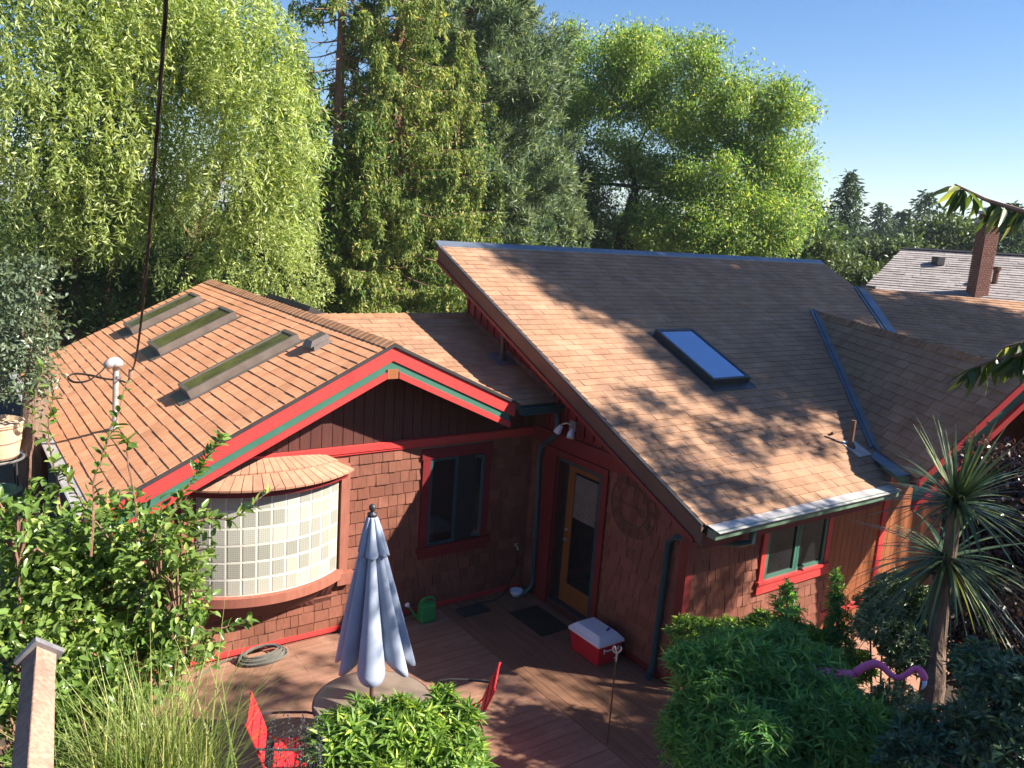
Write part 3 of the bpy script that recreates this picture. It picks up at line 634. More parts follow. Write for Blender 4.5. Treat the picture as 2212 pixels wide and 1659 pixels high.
# ---- window of C
mb = MB(); mb.box((8.83, YC-.05, 1.14), (8.93, YC-.002, 2.10)).box((10.27, YC-.05, 1.14), (10.37, YC-.002, 2.10)); mb.hexa([(8.80, YC-.06, .96), (10.38, YC-.06, .96), (10.38, YC-.002, .96), (8.80, YC-.002, .96)], [(8.80, YC-.06, 1.10), (10.38, YC-.06, 1.10), (10.38, YC-.002, 1.10), (8.80, YC-.002, 1.10)])
mb.box((8.80, YC-.085, 1.10), (10.38, YC-.002, 1.14)); cs = mb.build('window', M['red'], house); cs['label'] = 'double window with a bright red sill'
frame(MB(), 8.94, 9.60, 1.14, 2.08, .05, YC-.04, YC-.003).build('window_frame', M['green'], cs)
frame(MB(), 9.61, 10.26, 1.14, 2.08, .05, YC-.04, YC-.003).build('window_frame', M['green'], cs)
MB().box((8.99, YC-.018, 1.19), (9.55, YC-.010, 2.03)).build('glass_pane', M['window'], cs)
MB().box((9.66, YC-.018, 1.19), (10.21, YC-.010, 2.03)).build('glass_pane', M['window'], cs)
# ---- door of C with casing, blind behind the glass
mb = MB(); mb.box((XW-.05, 9.03, .0), (XW-.002, 9.30, 2.41)).box((XW-.05, 7.90, .09), (XW-.002, 8.01, 2.41)).box((XW-.05, 8.01, 2.31), (XW-.002, 9.03, 2.41)); mb.build('door_casing', M['red_shaded'], house)
MB().box((XW-.03, 8.04, .082), (XW+.13, 9.005, .11)).build('door_threshold', M['dark'], house)
MB().box((XW-.02, 8.035, .11), (XW+.10, 8.10, 2.295)).box((XW, 8.10, 2.24), (XW+.10, 8.99, 2.295)).build('door_jamb', M['teal'], house)
X0, X1 = XW+.075, XW+.115
mb = MB(); mb.box((X0, 8.72, .12), (X1, 8.86, 2.235)).box((X0, 8.12, .12), (X1, 8.20, 2.235)).box((X0, 8.20, 2.14), (X1, 8.72, 2.235)).box((X0, 8.20, .12), (X1, 8.72, .42))
door = mb.build('door', M['door'], house, bevel=.004)
MB().box((X0+.02, 8.20, .42), (X0+.026, 8.72, 2.14)).build('glass_pane', M['window'], door)
MB().tube([(X0, 8.80, 1.10), (X0-.05, 8.80, 1.10), (X0-.05, 8.72, 1.10)], .012, 8).tube([(X0+.002, 8.80, 1.24), (X0-.02, 8.80, 1.24)], .025, 12).build('handle', M['steel'], door)
z = 2.10
for i in range(19):
    MB().box((X0+.006, 8.22, z-.03), (X0+.016, 8.70, z-.004)).build('blind_slat', M['blind'], door); z -= .034
MB().box((XW+.13, 8.0, 0), (XW+.14, 9.05, 2.4)).build('interior_dark_panel', M['black'], house)  # flat black sheet behind the door paints the darkness of the room
# ---- small things fixed to the walls and roofs (part of the house)
mb = MB(); mb.box((XW-.05, 8.66, 2.76), (XW-.02, 8.80, 2.90)); fl = mb.build('floodlight', M['steel'], house)
for s, yy in ((1, 8.86), (-1, 8.62)):
    MB().tube([(XW-.05, 8.73, 2.84), (XW-.10, (8.73+yy)/2, 2.86), (XW-.13, yy, 2.83), (XW-.15, yy+s*.01, 2.79)], .012, 6).build('floodlight_arm', M['steel'], fl)
    MB().tube([(XW-.14, yy, 2.81), (XW-.17, yy+s*.02, 2.75), (XW-.19, yy+s*.035, 2.70)], [.03, .05, .055], 12).build('lamp_head', M['plastic_w'], fl)
def pipe(p, h, r, name, mat, bl=.16):
    mb = MB(); mb.tube([p-V3(0, 0, .05), p+V3(0, 0, h)], r, 12); o = mb.build(name, mat, house, smooth=False)
    mb = MB(); mb.lathe(p-V3(0, 0, .0), [(r+.05, -.03), (r+.035, .03), (r+.006, .07)], 14); mb.build('pipe_collar', mat, o); return o
pp = V3(7.2, 10.32, zB(10.32)); pipe(pp, .42, .042, 'vent_pipe', M['dark'])
MB().hexa([pp+V3(-.18, -.2, -.05), pp+V3(.18, -.2, -.05), pp+V3(.18, .16, .07), pp+V3(-.18, .16, .07)], [pp+V3(-.18, -.2, -.045), pp+V3(.18, -.2, -.045), pp+V3(.18, .16, .075), pp+V3(-.18, .16, .075)]).build('pipe_flashing', M['valley'], house)
pp = onp(1836, 966, pC, nC); pipe(pp, .40, .035, 'vent_pipe', M['brown'])
a = .4388; mb = MB(); q = [pp+V3(x_, y_, a*y_+.018) for x_, y_ in ((-.10, -.22), (.22, -.22), (.22, .10), (-.10, .10))]; mb.hexa(q, [p+V3(0, 0, .006) for p in q]); mb.build('pipe_flashing', M['metal'], house)
pp = onp(1796, 944, pC, nC)+V3(0, 0, .06); MB().tube([pp, pp+V3(.12, .02, .0)], .02, 8).build('small_vent_pipe', M['brown'], house)
# box vent near the ridge of A
def aq(x, y, h=0): return V3(x, y, zA(x))+unit(V3(-.4934, 0, 1))*h
mb = MB(); mb.hexa([aq(4.14, 10.22, .01), aq(4.40, 10.22, .01), aq(4.40, 10.56, .01), aq(4.14, 10.56, .01)], [aq(4.17, 10.26, .07), aq(4.36, 10.26, .07), aq(4.36, 10.52, .07), aq(4.17, 10.52, .07)])
mb.hexa([aq(4.12, 10.24, .07), aq(4.40, 10.24, .07), aq(4.40, 10.54, .07), aq(4.12, 10.54, .07)], [aq(4.18, 10.28, .13), aq(4.38, 10.28, .13), aq(4.38, 10.50, .13), aq(4.18, 10.50, .13)]); mb.build('roof_vent', M['bronze'], house)
# skylights of A: frame, glass, flashing
def skylight(fq, x0, x1, y0, y1, h, fm, gm, label, w=.05):
    mb = MB()
    for (a0, a1, b0, b1) in ((x0, x0+w, y0, y1), (x1-w, x1, y0, y1), (x0+w, x1-w, y0, y0+w), (x0+w, x1-w, y1-w, y1)):
        mb.hexa([fq(a0, b0, 0), fq(a1, b0, 0), fq(a1, b1, 0), fq(a0, b1, 0)], [fq(a0, b0, h), fq(a1, b0, h), fq(a1, b1, h), fq(a0, b1, h)])
    o = mb.build('skylight', fm, house); o['label'] = label
    mb = MB(); a0, a1, b0, b1 = x0+w, x1-w, y0+w, y1-w; mb.hexa([fq(a0, b0, h-.03), fq(a1, b0, h-.03), fq(a1, b1, h-.03), fq(a0, b1, h-.03)], [fq(a0, b0, h-.015), fq(a1, b0, h-.015), fq(a1, b1, h-.015), fq(a0, b1, h-.015)]); mb.build('skylight_glass', gm, o)
    mb = MB()
    for (a0, a1, b0, b1) in ((x0-.10, x1+.05, y0-.07, y0+.01), (x0-.10, x1+.05, y1-.01, y1+.07), (x0-.14, x0+.01, y0-.05, y1+.05)):
        mb.hexa([fq(a0, b0, .016), fq(a1, b0, .016), fq(a1, b1, .016), fq(a0, b1, .016)], [fq(a0, b0, .022), fq(a1, b0, .022), fq(a1, b1, .022), fq(a0, b1, .022)])
    mb.build('skylight_flashing', fm, o)
skylight(aq, 2.98, 4.18, 15.70, 16.36, .13, M['bronze'], M['mossglass'], 'farthest mossy skylight on the left roof')
skylight(aq, 2.96, 4.15, 13.52, 14.28, .13, M['bronze'], M['mossglass'], 'middle mossy skylight on the left roof')
skylight(aq, 2.74, 4.20, 10.86, 11.36, .13, M['bronze'], M['mossglass'], 'long mossy skylight nearest the gable trim')
def cq(x, y, h=0): return V3(x, y, zC(y))+unit(nC)*h
def cq2(y, x, h=0): return cq(x, y, h)
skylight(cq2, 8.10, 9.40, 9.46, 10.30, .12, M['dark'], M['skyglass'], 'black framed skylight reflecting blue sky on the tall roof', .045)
def arq(x, y, h=0): return V3(x, y, zAr(x))+unit(V3(.451, 0, 1))*h
skylight(arq, 4.95, 5.9, 12.6, 14.6, .16, M['dark'], M['window'], 'skylight just beyond the left ridge')
# roman numeral clock, an open iron wheel
ck = MB(); C0 = V3(XW-.05, 7.38, 2.07); cy_, cz_ = V3(0, 1, 0), V3(0, 0, 1)
def cp(r, a): return C0-cy_*r*math.sin(a)+cz_*r*math.cos(a)
clock = thing('wall_clock', 'round open ironwork clock with roman numerals hanging on the shaded wall right of the door', 'clock', C0)
for r_ in (.42, .27): ck.tube([cp(r_, 2*math.pi*i/40) for i in range(41)], .009, 5, cap=False)
for k in range(4): ck.tube([cp(.02, k*math.pi/2), cp(.27, k*math.pi/2)], .007, 5)
M['rust'] = surf('rusty_iron', (.12, .055, .035), (.18, .09, .055), sc=20, rough=.7)
ck.build('clock_frame', M['rust'], clock)
NUM = {1: 'I', 2: 'II', 3: 'III', 4: 'IIII', 5: 'V', 6: 'VI', 7: 'VII', 8: 'VIII', 9: 'IX', 10: 'X', 11: 'XI', 12: 'XII'}
for k, s_ in NUM.items():
    a = math.pi/6*k; er = (cp(1, a)-C0); et = np.cross(V3(1, 0, 0), er); mb = MB(); wds = {'I': .028, 'V': .055, 'X': .055}; tot = sum(wds[c] for c in s_); o = -tot/2
    def sg2(t0, r0, t1, r1): mb.tube([C0+er*r0-et*t0, C0+er*r1-et*t1], .006, 4)
    for c in s_:
        m_ = o+wds[c]/2; hw = wds[c]*.36
        if c == 'I': sg2(m_, .29, m_, .40)
        elif c == 'V': sg2(m_-hw, .40, m_, .29); sg2(m_, .29, m_+hw, .40)
        else: sg2(m_-hw, .40, m_+hw, .29); sg2(m_-hw, .29, m_+hw, .40)
        o += wds[c]
    mb.build('numeral', M['rust'], clock)
MB().tube([C0, cp(.2, 2.0)], .01, 4).build('hour_hand', M['rust'], clock); MB().tube([C0, cp(.25, .3)], .008, 4).build('minute_hand', M['rust'], clock)
# service mast on A with weatherhead, and the cable coming to it
mb_ = aq(1.90, 11.30, 0); mt = V3(1.93, 11.30, 3.46)
mast = thing('service_mast', 'grey conduit mast with a domed weatherhead standing on the left tan roof', 'electric mast', mb_)
MB().tube([mb_-V3(0, 0, .05), mt], .036, 14).build('mast_pipe', M['metal'], mast)
MB().lathe(mb_, [(.075, .0), (.055, .03), (.041, .07), (.038, .08)], 14).build('roof_boot', M['metal'], mast)
MB().lathe(mt, [(.042, -.05), (.044, -.01), (.080, .0), (.088, .03), (.078, .07), (.05, .10), (.01, .115)], 16).tube([mt+V3(.0, 0, .05), mt+V3(-.07, -.02, .04), mt+V3(-.13, -.04, .0)], [.075, .066, .045], 12).build('weatherhead', M['metal'], mast, smooth=True)
MB().box((mt[0]+.0, mt[1]-.05, mt[2]-.16), (mt[0]+.05, mt[1]+.05, mt[2]-.12)).build('clamp', M['steel'], mast)
hd = mt+V3(-.12, -.05, .03); kn = ax(283, 800, 1, 11.35)
for i in range(3):
    o = V3(0, .03*(i-1), -.01*i)
    MB().tube(smooth([hd+o, hd+V3(-.08, -.04, -.08)+o, hd+V3(-.22, -.06, -.17)+o, hd+V3(-.36, -.02, -.19)+o, hd+V3(-.42, .08, -.15)+o, hd+V3(-.34, .17, -.12)+o, hd+V3(-.18, .15, -.14)+o, hd+V3(-.02, .08, -.18)+o, mt+V3(.05, .05, -.19)+o, mt+V3(.12, .03, -.22)+o*.5, kn+V3(-.03, 0, -.12)+o*.3, kn+V3(0, 0, -.02)]), .010, 6).build('drip_loop', M['cableb'], mast)
MB().tube([kn+V3(-.01, 0, -.10), kn+V3(0, 0, .02)], .028, 10).build('splice_sleeve', M['twig'], mast)
end = at(363, -60, 4.0); cab = thing('power_cable', 'twisted overhead service cable running up from the mast past the willow', 'cable', kn)
for s in range(3):
    pts = []
    for i in range(241):
        t = i/240; p = kn*(1-t)+end*t+V3(0, 0, -.42)*4*t*(1-t); d = unit(end-kn); u1 = unit(np.cross(d, V3(0, 0, 1))); u2 = np.cross(d, u1); a = t*70+s*2.094
        pts.append(p+(u1*math.cos(a)+u2*math.sin(a))*.0055)
    MB().tube(pts, .0058, 5).build('strand', M['cableb'] if s else M['cable'], cab)
# ------------------------------------------------------------------ deck, ground, far land
deck = MB().box((1.2, 5.0, -.14), (XW-.005, YA-.005, -.045)).build('deck', M['black']); tag(deck, kind='structure', label='wooden deck of long boards')
y = 5.0; i = 0
while y < YA-.1:
    y1 = min(y+.138, YA-.035)
    for x0, x1 in ((1.2, 3.6 if i % 2 else 4.4), (3.604 if i % 2 else 4.404, 5.87)):
        MB().box((x0, y, -.045), (x1, y1, -.006+.002*random.random())).build('deck_board', M['deck'], deck)
    y += .144; i += 1
for k, (x0, x1) in enumerate(((5.876, 6.014), (6.02, 6.158))): MB().box((x0, 5.0, -.045), (x1, YA-.04, -.003)).build('deck_border_board', M['decky'], deck)
x = 6.164
while x < XW-.04:
    MB().box((x, 5.0, -.045), (min(x+.138, XW-.035), YA-.04, -.006+.002*random.random())).build('deck_board', M['decky'], deck); x += .144
# ground: flat beyond the house, rising towards the camera in front of it
def gz(x, y):
    z = -.35
    if y < 5.2: z += .42*min(5.2-y, 9)
    r_ = math.hypot(x, y)
    if r_ > 60: z -= min((r_-60)*.03, 14)
    return z
xs = [-6000, -2500, -900, -300, -100, -40, -20, -10, -6, -3, 0, 1.5, 3, 4.5, 6, 7.5, 9, 11, 13, 16, 20, 30, 45, 60, 80, 110, 160, 300, 900, 2500, 6000]
ys = [-6000, -900, -200, -40, -15, -8, -4, -2, 0, 1, 2, 3, 4, 4.6, 5.2, 6, 8, 10, 13, 17, 22, 30, 45, 60, 80, 110, 160, 300, 900, 2500, 6000]
mb = MB(); mb.v = [(x, y, gz(x, y)+.04*math.sin(x*1.7)*math.cos(y*2.1) if abs(x) < 40 and abs(y) < 40 else gz(x, y)) for y in ys for x in xs]; nx = len(xs)
mb.f = [(j*nx+i, j*nx+i+1, (j+1)*nx+i+1, (j+1)*nx+i) for j in range(len(ys)-1) for i in range(nx-1)]; mb.m = [0 if (abs(xs[f[0] % nx]) < 60 and abs(ys[f[0]//nx]) < 60) else 1 for f in mb.f]
g_ = mb.build('ground', [M['soil'], M['farground']]); tag(g_, kind='structure')
# paved path right of the house, lit between the shrubs
path = MB().box((7.6, 4.4, -.33), (12.8, 6.38, -.30)).build('path', M['mortar']); tag(path, kind='structure')
M['paver'] = surf('clay_paver', (.34, .17, .11), (.44, .24, .16), sc=6, rough=.85, isl=(.75, .72, .7))
pv = MB().box((-.147, -.097, 0), (.147, .097, .03)).build('paver', M['paver'], path)
k = 0
for j in range(10):
    for i in range(17):
        o = pv if k == 0 else bpy.data.objects.new('paver', pv.data)
        if k: _link(o, path)
        o.location = (7.75+i*.3+(.15 if j % 2 else 0), 4.5+j*.2, -.30+random.random()*.004); k += 1
# hills on the skyline
for nm, dist, h, a0, a1, sd in (('hills', 1500, 55, 30, 110, 1), ('hills', 1000, 23, 45, 120, 2)):
    mb = MB(); n = 90; rr = random.Random(sd); ph = [rr.random()*6 for _ in range(5)]; top = []; lo = []; bk = []
    for i in range(n+1):
        a = R(a0+(a1-a0)*i/n); hh = h*(.72+.16*math.sin(a*9+ph[0])+.08*math.sin(a*23+ph[1])+.03*math.sin(a*61+ph[2]))+rr.random()*2
        lo.append((dist*math.sin(a), dist*math.cos(a), -20)); top.append((dist*1.12*math.sin(a), dist*1.12*math.cos(a), hh)); bk.append((dist*1.3*math.sin(a), dist*1.3*math.cos(a), -20))
    for i in range(n): mb.poly([lo[i], lo[i+1], top[i+1], top[i]]); mb.poly([top[i], top[i+1], bk[i+1], bk[i]])
    tag(mb.build(nm, M['hill']), kind='structure')
# ------------------------------------------------------------------ objects on the deck
TC = V3(3.50, 6.88, .72)
table = thing('patio_table', 'round dark glass patio table half hidden by the bush, pierced by the umbrella pole', 'table', (TC[0], TC[1], 0))
MB().lathe(TC, [(.60, -.012), (.605, -.004), (.60, 0)], 48).build('table_top', M['glassg'], table)
MB().tube([TC+V3(.60*math.cos(a), .60*math.sin(a), -.012) for a in np.linspace(0, 2*math.pi, 49)], .014, 6, cap=False).build('table_rim', M['dark'], table)
for k in range(4):
    a = math.pi/4+k*math.pi/2; c_, s_ = math.cos(a), math.sin(a)
    MB().tube([TC+V3(.5*c_, .5*s_, -.02), TC+V3(.42*c_, .42*s_, -.35), TC+V3(.50*c_, .50*s_, -.70)], .014, 8).build('leg', M['dark'], table)
umb = thing('patio_umbrella', 'closed pale blue-grey patio umbrella standing through the round table', 'umbrella', (TC[0], TC[1], 0))
ub, ut = V3(TC[0], TC[1], .03), V3(TC[0]-.085, TC[1]+.02, 2.74)
MB().tube([ub, ut], .020, 12).build('pole', M['brown'], umb); MB().lathe(ub, [(.22, -.03), (.22, .01), (.06, .04), (.05, .10)], 20).build('base', M['dark'], umb)
MB().lathe(ut+V3(0, 0, -.02), [(.045, 0), (.05, .03), (.02, .04), (.02, .055), (.035, .075), (.035, .10), (.02, .12), (.005, .125)], 16).build('finial', M['dark'], umb, smooth=True)
def canopy(z0, z1, r0, r1, deep, hem, flare, ph, nm):
    n, m = 160, 22; mb = MB(); rr = random.Random(3); lob = [(rr.uniform(.85, 1.15), rr.uniform(-.02, .03)) for _ in range(9)]
    for j in range(m+1):
        t = j/m
        for i in range(n):
            th = 2*math.pi*i/n; l = (4*th+ph)/math.pi; k = int(l) % 8; c = abs(math.cos(4*th+ph+math.pi/2)); fo = deep+(1-deep)*c**.55
            zz = z0+(z1-z0)*t+(hem*(1-c)**1.2+lob[k][1])*(1-t)**4
            r_ = (r0*(1-t)**flare+r1)*(fo*(1-t*.35)+t*.35)*(1+(lob[k][0]-1)*(1-t)); tw = th+.12*(1-t)*math.sin(3*th)
            p = ub+(ut-ub)*((zz-ub[2])/(ut[2]-ub[2])); mb.v.append((p[0]+r_*math.cos(tw), p[1]+r_*math.sin(tw), zz))
    for j in range(m):
        for i in range(n):
            i2 = (i+1) % n; mb.f.append((j*n+i, j*n+i2, (j+1)*n+i2, (j+1)*n+i)); mb.m.append(0)
    o = mb.build(nm, M['fabric'], umb, smooth=True); md = o.modifiers.new('thick', 'SOLIDIFY'); md.thickness = .004; return o
canopy(1.18, 2.70, .385, .04, .36, .14, .95, .3, 'canopy')
canopy(2.34, 2.72, .115, .05, .60, .03, .85, .3, 'canopy_vent')

def chair(label, top, az, h=.95):
    f = V3(math.sin(R(az)), math.cos(R(az)), 0); s = V3(math.cos(R(az)), -math.sin(R(az)), 0); O = top+f*.42; O = V3(O[0], O[1], 0)
    c = thing('patio_chair', label, 'chair', O, 'red chairs at the round table')
    P = lambda x, y, z: O+f*x+s*y+V3(0, 0, z)
    n = 8; mb = MB()
    prof = [(.24, .435), (.0, .41), (-.2, .42), (-.27, .50), (-.33, .68), (-.39, .84), (-.43, .95)]
    def sheet(pr, w_, nm, mat, th=.012):
        m_ = MB()
        for i in range(len(pr)-1):
            (a, b), (c2, d) = pr[i], pr[i+1]
            m_.hexa([P(a, -w_, b), P(a, w_, b), P(c2, w_, d), P(c2, -w_, d)], [P(a, -w_, b+th), P(a, w_, b+th), P(c2+th*.8, w_, d+th), P(c2+th*.8, -w_, d+th)])
        return m_.build(nm, mat, c)
    sheet(prof[:3], .25, 'seat', M['sling']); sheet(prof[3:], .25, 'backrest', M['sling'])
    for sd in (-.265, .265):
        MB().tube([P(a, sd, b) for a, b in prof], .012, 6).build('side_rail', M['sling'], c)
        MB().tube([P(-.34, sd*1.05, .70), P(-.15, sd*1.12, .69), P(.1, sd*1.14, .67), P(.22, sd*1.12, .64), P(.27, sd*1.1, .58), P(.26, sd*1.07, .44)], .013, 8).build('armrest', M['dark'], c)
        MB().tube([P(.24, sd, .43), P(.30, sd, 0.0)], .012, 6).build('leg', M['dark'], c); MB().tube([P(-.2, sd, .42), P(-.32, sd, 0.0)], .012, 6).build('leg', M['dark'], c)
    MB().tube([P(.25, -.26, .43), P(.25, .26, .43)], .011, 6).build('cross_bar', M['dark'], c)
    return c
tl = ax(543, 1498, 2, .95); tr_ = ax(1078, 1436, 2, .95)
sL = V3(math.cos(R(112)), -math.sin(R(112)), 0)
chair('red chair at the left of the table, between the tall grass and the bush', tl+sL*.24, 112)
sR = V3(math.cos(R(-50)), -math.sin(R(-50)), 0)
chair('red chair at the right of the table, its thin back standing above the dappled deck', tr_-sR*.22, -50)

cl = thing('picnic_cooler', 'red picnic cooler with a white lid by the shaded shingle wall', 'cooler', (7.06, 7.5, 0))
x0, x1, y0, y1 = 6.85, 7.27, 7.20, 7.80
MB().hexa([(x0+.03, y0+.03, 0), (x1-.03, y0+.03, 0), (x1-.03, y1-.03, 0), (x0+.03, y1-.03, 0)], [(x0, y0, .30), (x1, y0, .30), (x1, y1, .30), (x0, y1, .30)]).build('body', M['plastic_r'], cl, bevel=.02)
MB().hexa([(x0-.02, y0-.02, .285), (x1+.02, y0-.02, .285), (x1+.02, y1+.02, .285), (x0-.02, y1+.02, .285)], [(x0-.012, y0-.012, .335), (x1+.012, y0-.012, .335), (x1+.012, y1+.012, .335), (x0-.012, y1+.012, .335)]).hexa([(x0-.005, y0-.005, .335), (x1+.005, y0-.005, .335), (x1+.005, y1+.005, .335), (x0-.005, y1+.005, .335)], [(x0+.06, y0+.07, .405), (x1-.06, y0+.07, .405), (x1-.06, y1-.07, .405), (x0+.06, y1-.07, .405)]).build('lid', M['plastic_w'], cl, bevel=.012)
mb = MB()
for k, (a, b) in enumerate(((0, .022), (.028, .018), (.052, .024), (.082, .016))): mb.box((x1-.17+a*.9, y0+.13+.012*k, .4055), (x1-.17+a*.9+b, y0+.165+.012*k, .4075))
mb.build('lid_emblem', M['blue'], cl)
MB().tube([(x0+.09, y0-.012, .25), (x0+.10, y0-.035, .235), (x1-.10, y0-.035, .235), (x1-.09, y0-.012, .25)], .008, 6).tube([(x0+.09, y0-.014, .25), (x0+.09, y0-.014, .19)], .008, 6).tube([(x1-.09, y0-.014, .25), (x1-.09, y0-.014, .19)], .008, 6).build('handle', M['plastic_w'], cl)
MB().tube([(x1-.10, y0+.02, .06), (x1-.10, y0-.02, .06)], .014, 10).build('drain_plug', M['plastic_w'], cl)
tag(MB().hexa([(6.72, 8.22, .001), (7.22, 8.22, .001), (7.22, 9.0, .001), (6.72, 9.0, .001)], [(6.72, 8.22, .014), (7.22, 8.22, .014), (7.22, 9.0, .014), (6.72, 9.0, .014)]).build('door_mat', M['black']), 'dark rubber door mat lying on the deck before the orange door', 'mat')
# watering can
WC = V3(5.53, 9.36, 0); can = thing('watering_can', 'green plastic watering can beside the umbrella at the wall base', 'watering can', WC)
MB().hexa([WC+V3(a, b, 0) for a, b in ((-.12, -.075), (.12, -.075), (.12, .075), (-.12, .075))], [WC+V3(a, b, .26) for a, b in ((-.115, -.07), (.115, -.07), (.115, .07), (-.115, .07))]).build('body', M['plastic_g'], can, bevel=.025)
MB().tube([WC+V3(.105, 0, .12), WC+V3(.118, 0, .30), WC+V3(.07, 0, .345), WC+V3(-.06, 0, .345), WC+V3(-.10, 0, .30), WC+V3(-.10, 0, .25)], .016, 8).build('handle', M['plastic_g'], can)
MB().lathe(WC+V3(-.03, 0, .25), [(.06, 0), (.062, .04), (.05, .045), (.045, .02)], 20).build('filler_ring', M['plastic_g'], can)
MB().tube([WC+V3(-.11, 0, .05), WC+V3(-.20, -.01, .14), WC+V3(-.30, -.02, .29)], [.028, .018, .013], 10).build('spout', M['plastic_g'], can); MB().tube([WC+V3(-.30, -.02, .285), WC+V3(-.33, -.022, .325)], [.014, .035], 12).build('rose', M['plastic_w'], can)
# hose coil
hz = thing('hose_coil', 'coiled grey garden hose lying against the red base trim', 'garden hose', (3.2, 9.42, 0)); mb = MB(); pts = []
for k in range(9*28):
    a = 2*math.pi*k/28; l = k//28; rx, ry = .31-.012*l, .19-.007*l; off = random.Random(l*7)
    pts.append(V3(3.22+rx*math.cos(a)+.02*math.sin(l*2.1), 9.43+ry*math.sin(a)+.012*math.cos(l*1.7), .018+.012*l*(.4+.6*(math.cos(a*1+1)*.5+.5))+.035*max(0, math.sin(a))))
pts = [V3(2.4, 9.35, .018), V3(2.65, 9.50, .018), V3(2.8, 9.55, .02)]+pts[12:]
mb.tube(pts, .0125, 6).build('hose', M['hose'], hz)
MB().tube([(2.92, 9.42, .05), (2.98, 9.44, .13), (2.93, 9.46, .03)], .014, 6).build('hose_tie', M['hose'], hz)
# corner tap with thin hose, tray and bowl
tp = thing('garden_tap', 'small wall tap with a thin hose hanging in the dark corner', 'tap', (7.22, 9.62, .7))
MB().tube([(7.22, YA, .72), (7.22, YA-.09, .72), (7.22, YA-.10, .67)], .014, 8).tube([(7.19, YA-.06, .755), (7.25, YA-.06, .755)], .008, 6).build('spigot', M['steel'], tp)
MB().tube([(7.22, YA-.10, .67), (7.20, YA-.14, .45), (7.08, YA-.16, .22), (6.95, YA-.18, .03), (6.75, YA-.25, .012), (6.4, YA-.22, .012)], .008, 6).build('thin_hose', M['cableb'], tp)
tag(MB().lathe(V3(7.13, 9.42, 0), [(.05, 0), (.09, .05), (.10, .10), (.088, .10), (.05, .03)], 18).build('small_bowl', M['plastic_w'], smooth=True), 'small pale bowl on the deck at the foot of the downspout', 'bowl')
tr = thing('shallow_tray', 'flat dark tray on the shaded deck by the wall', 'tray', (6.25, 9.28, 0))
MB().box((6.05, 9.18, 0), (6.5, 9.42, .012)).build('tray_base', M['dark'], tr); MB().box((6.05, 9.18, .012), (6.5, 9.195, .035)).box((6.05, 9.405, .012), (6.5, 9.42, .035)).box((6.05, 9.195, .012), (6.065, 9.405, .035)).box((6.485, 9.195, .012), (6.5, 9.405, .035)).build('tray_rim', M['dark'], tr)
# shepherd's hook
hp = ax(1331, 1420, 2, 1.05); hk = thing('shepherd_hook', 'thin rusty garden pole with a pale hook top at the deck edge', 'garden hook', (hp[0], hp[1], 0))
MB().tube([(hp[0], hp[1], -.02), (hp[0], hp[1], 1.02)], .009, 8).build('pole', M['rust'], hk)
pt = [V3(hp[0], hp[1], 1.0), V3(hp[0], hp[1], 1.10)]+[V3(hp[0], hp[1], 1.15)+RT*(.045*math.sin(a))+V3(0, 0, -.045*math.cos(a)+.0) for a in np.linspace(-2.4, 2.2, 14)]
MB().tube(pt, .010, 8).build('hook', M['steel'], hk)
# low railing beside C's corner
rl = thing('stair_railing', 'short dark railing beside the downspout, behind the bush', 'railing', (7.7, 5.9, 0))
MB().beam((7.55, 6.05, .95), (8.6, 5.55, .55), .05, .04).build('handrail', M['dark'], rl); MB().beam((7.55, 6.05, .25), (8.6, 5.55, -.1), .04, .03).build('bottom_rail', M['dark'], rl)
for i in range(8):
    t = i/7; MB().beam((7.55+1.05*t, 6.05-.5*t, .2-.33*t), (7.55+1.05*t, 6.05-.5*t, .95-.4*t), .02, .02, (1, 0, 0)).build('baluster', M['dark'], rl)
for t in (0, 1): MB().box((7.52+1.05*t, 6.02-.5*t, -.35), (7.58+1.05*t, 6.08-.5*t, 1.0-.4*t)).build('post', M['dark'], rl)
# flamingo
FD = 7.35; fp = lambda x, y: at(x, y, FD); fb = fp(1800, 1462)
fm = thing('garden_flamingo', 'pink plastic garden flamingo with a curved neck rising from the shrubs', 'garden ornament', (fb[0], fb[1], gz(fb[0], fb[1])))
MB().tube(smooth([fp(1745, 1470), fp(1760, 1462), fp(1785, 1460), fp(1812, 1462), fp(1835, 1458), fp(1850, 1453)]), [.01, .015, .02, .03, .04, .047, .053, .058, .062, .065, .067, .069, .07, .07, .07, .069, .067, .065, .062, .058, .054, .05, .046, .042, .038, .034, .032, .03, .028, .026, .026][:31], 14).build('body', M['pink'], fm, smooth=True)
nk = smooth([fp(1846, 1455), fp(1866, 1441), fp(1890, 1434), fp(1908, 1441), fp(1924, 1457), fp(1943, 1464), fp(1960, 1455), fp(1974, 1445), fp(1986, 1447), fp(1994, 1458), fp(1997, 1471)], 4)
MB().tube(nk, list(np.interp(np.linspace(0, 1, len(nk)), [0, .2, .45, .7, .85, .95, 1], [.032, .032, .022, .022, .028, .030, .020])), 12).build('neck', M['pink'], fm, smooth=True)
MB().tube([fp(1997, 1470), fp(1997, 1479), fp(1993, 1486), fp(1989, 1490)], [.019, .015, .009, .003], 10).build('beak', M['plastic_w'], fm, smooth=True)
for s in (-12, 12):
    q = fp(1800+s, 1475); MB().tube([q, V3(q[0], q[1], gz(q[0], q[1])-.1)], .005, 6).build('leg', M['rust'], fm)
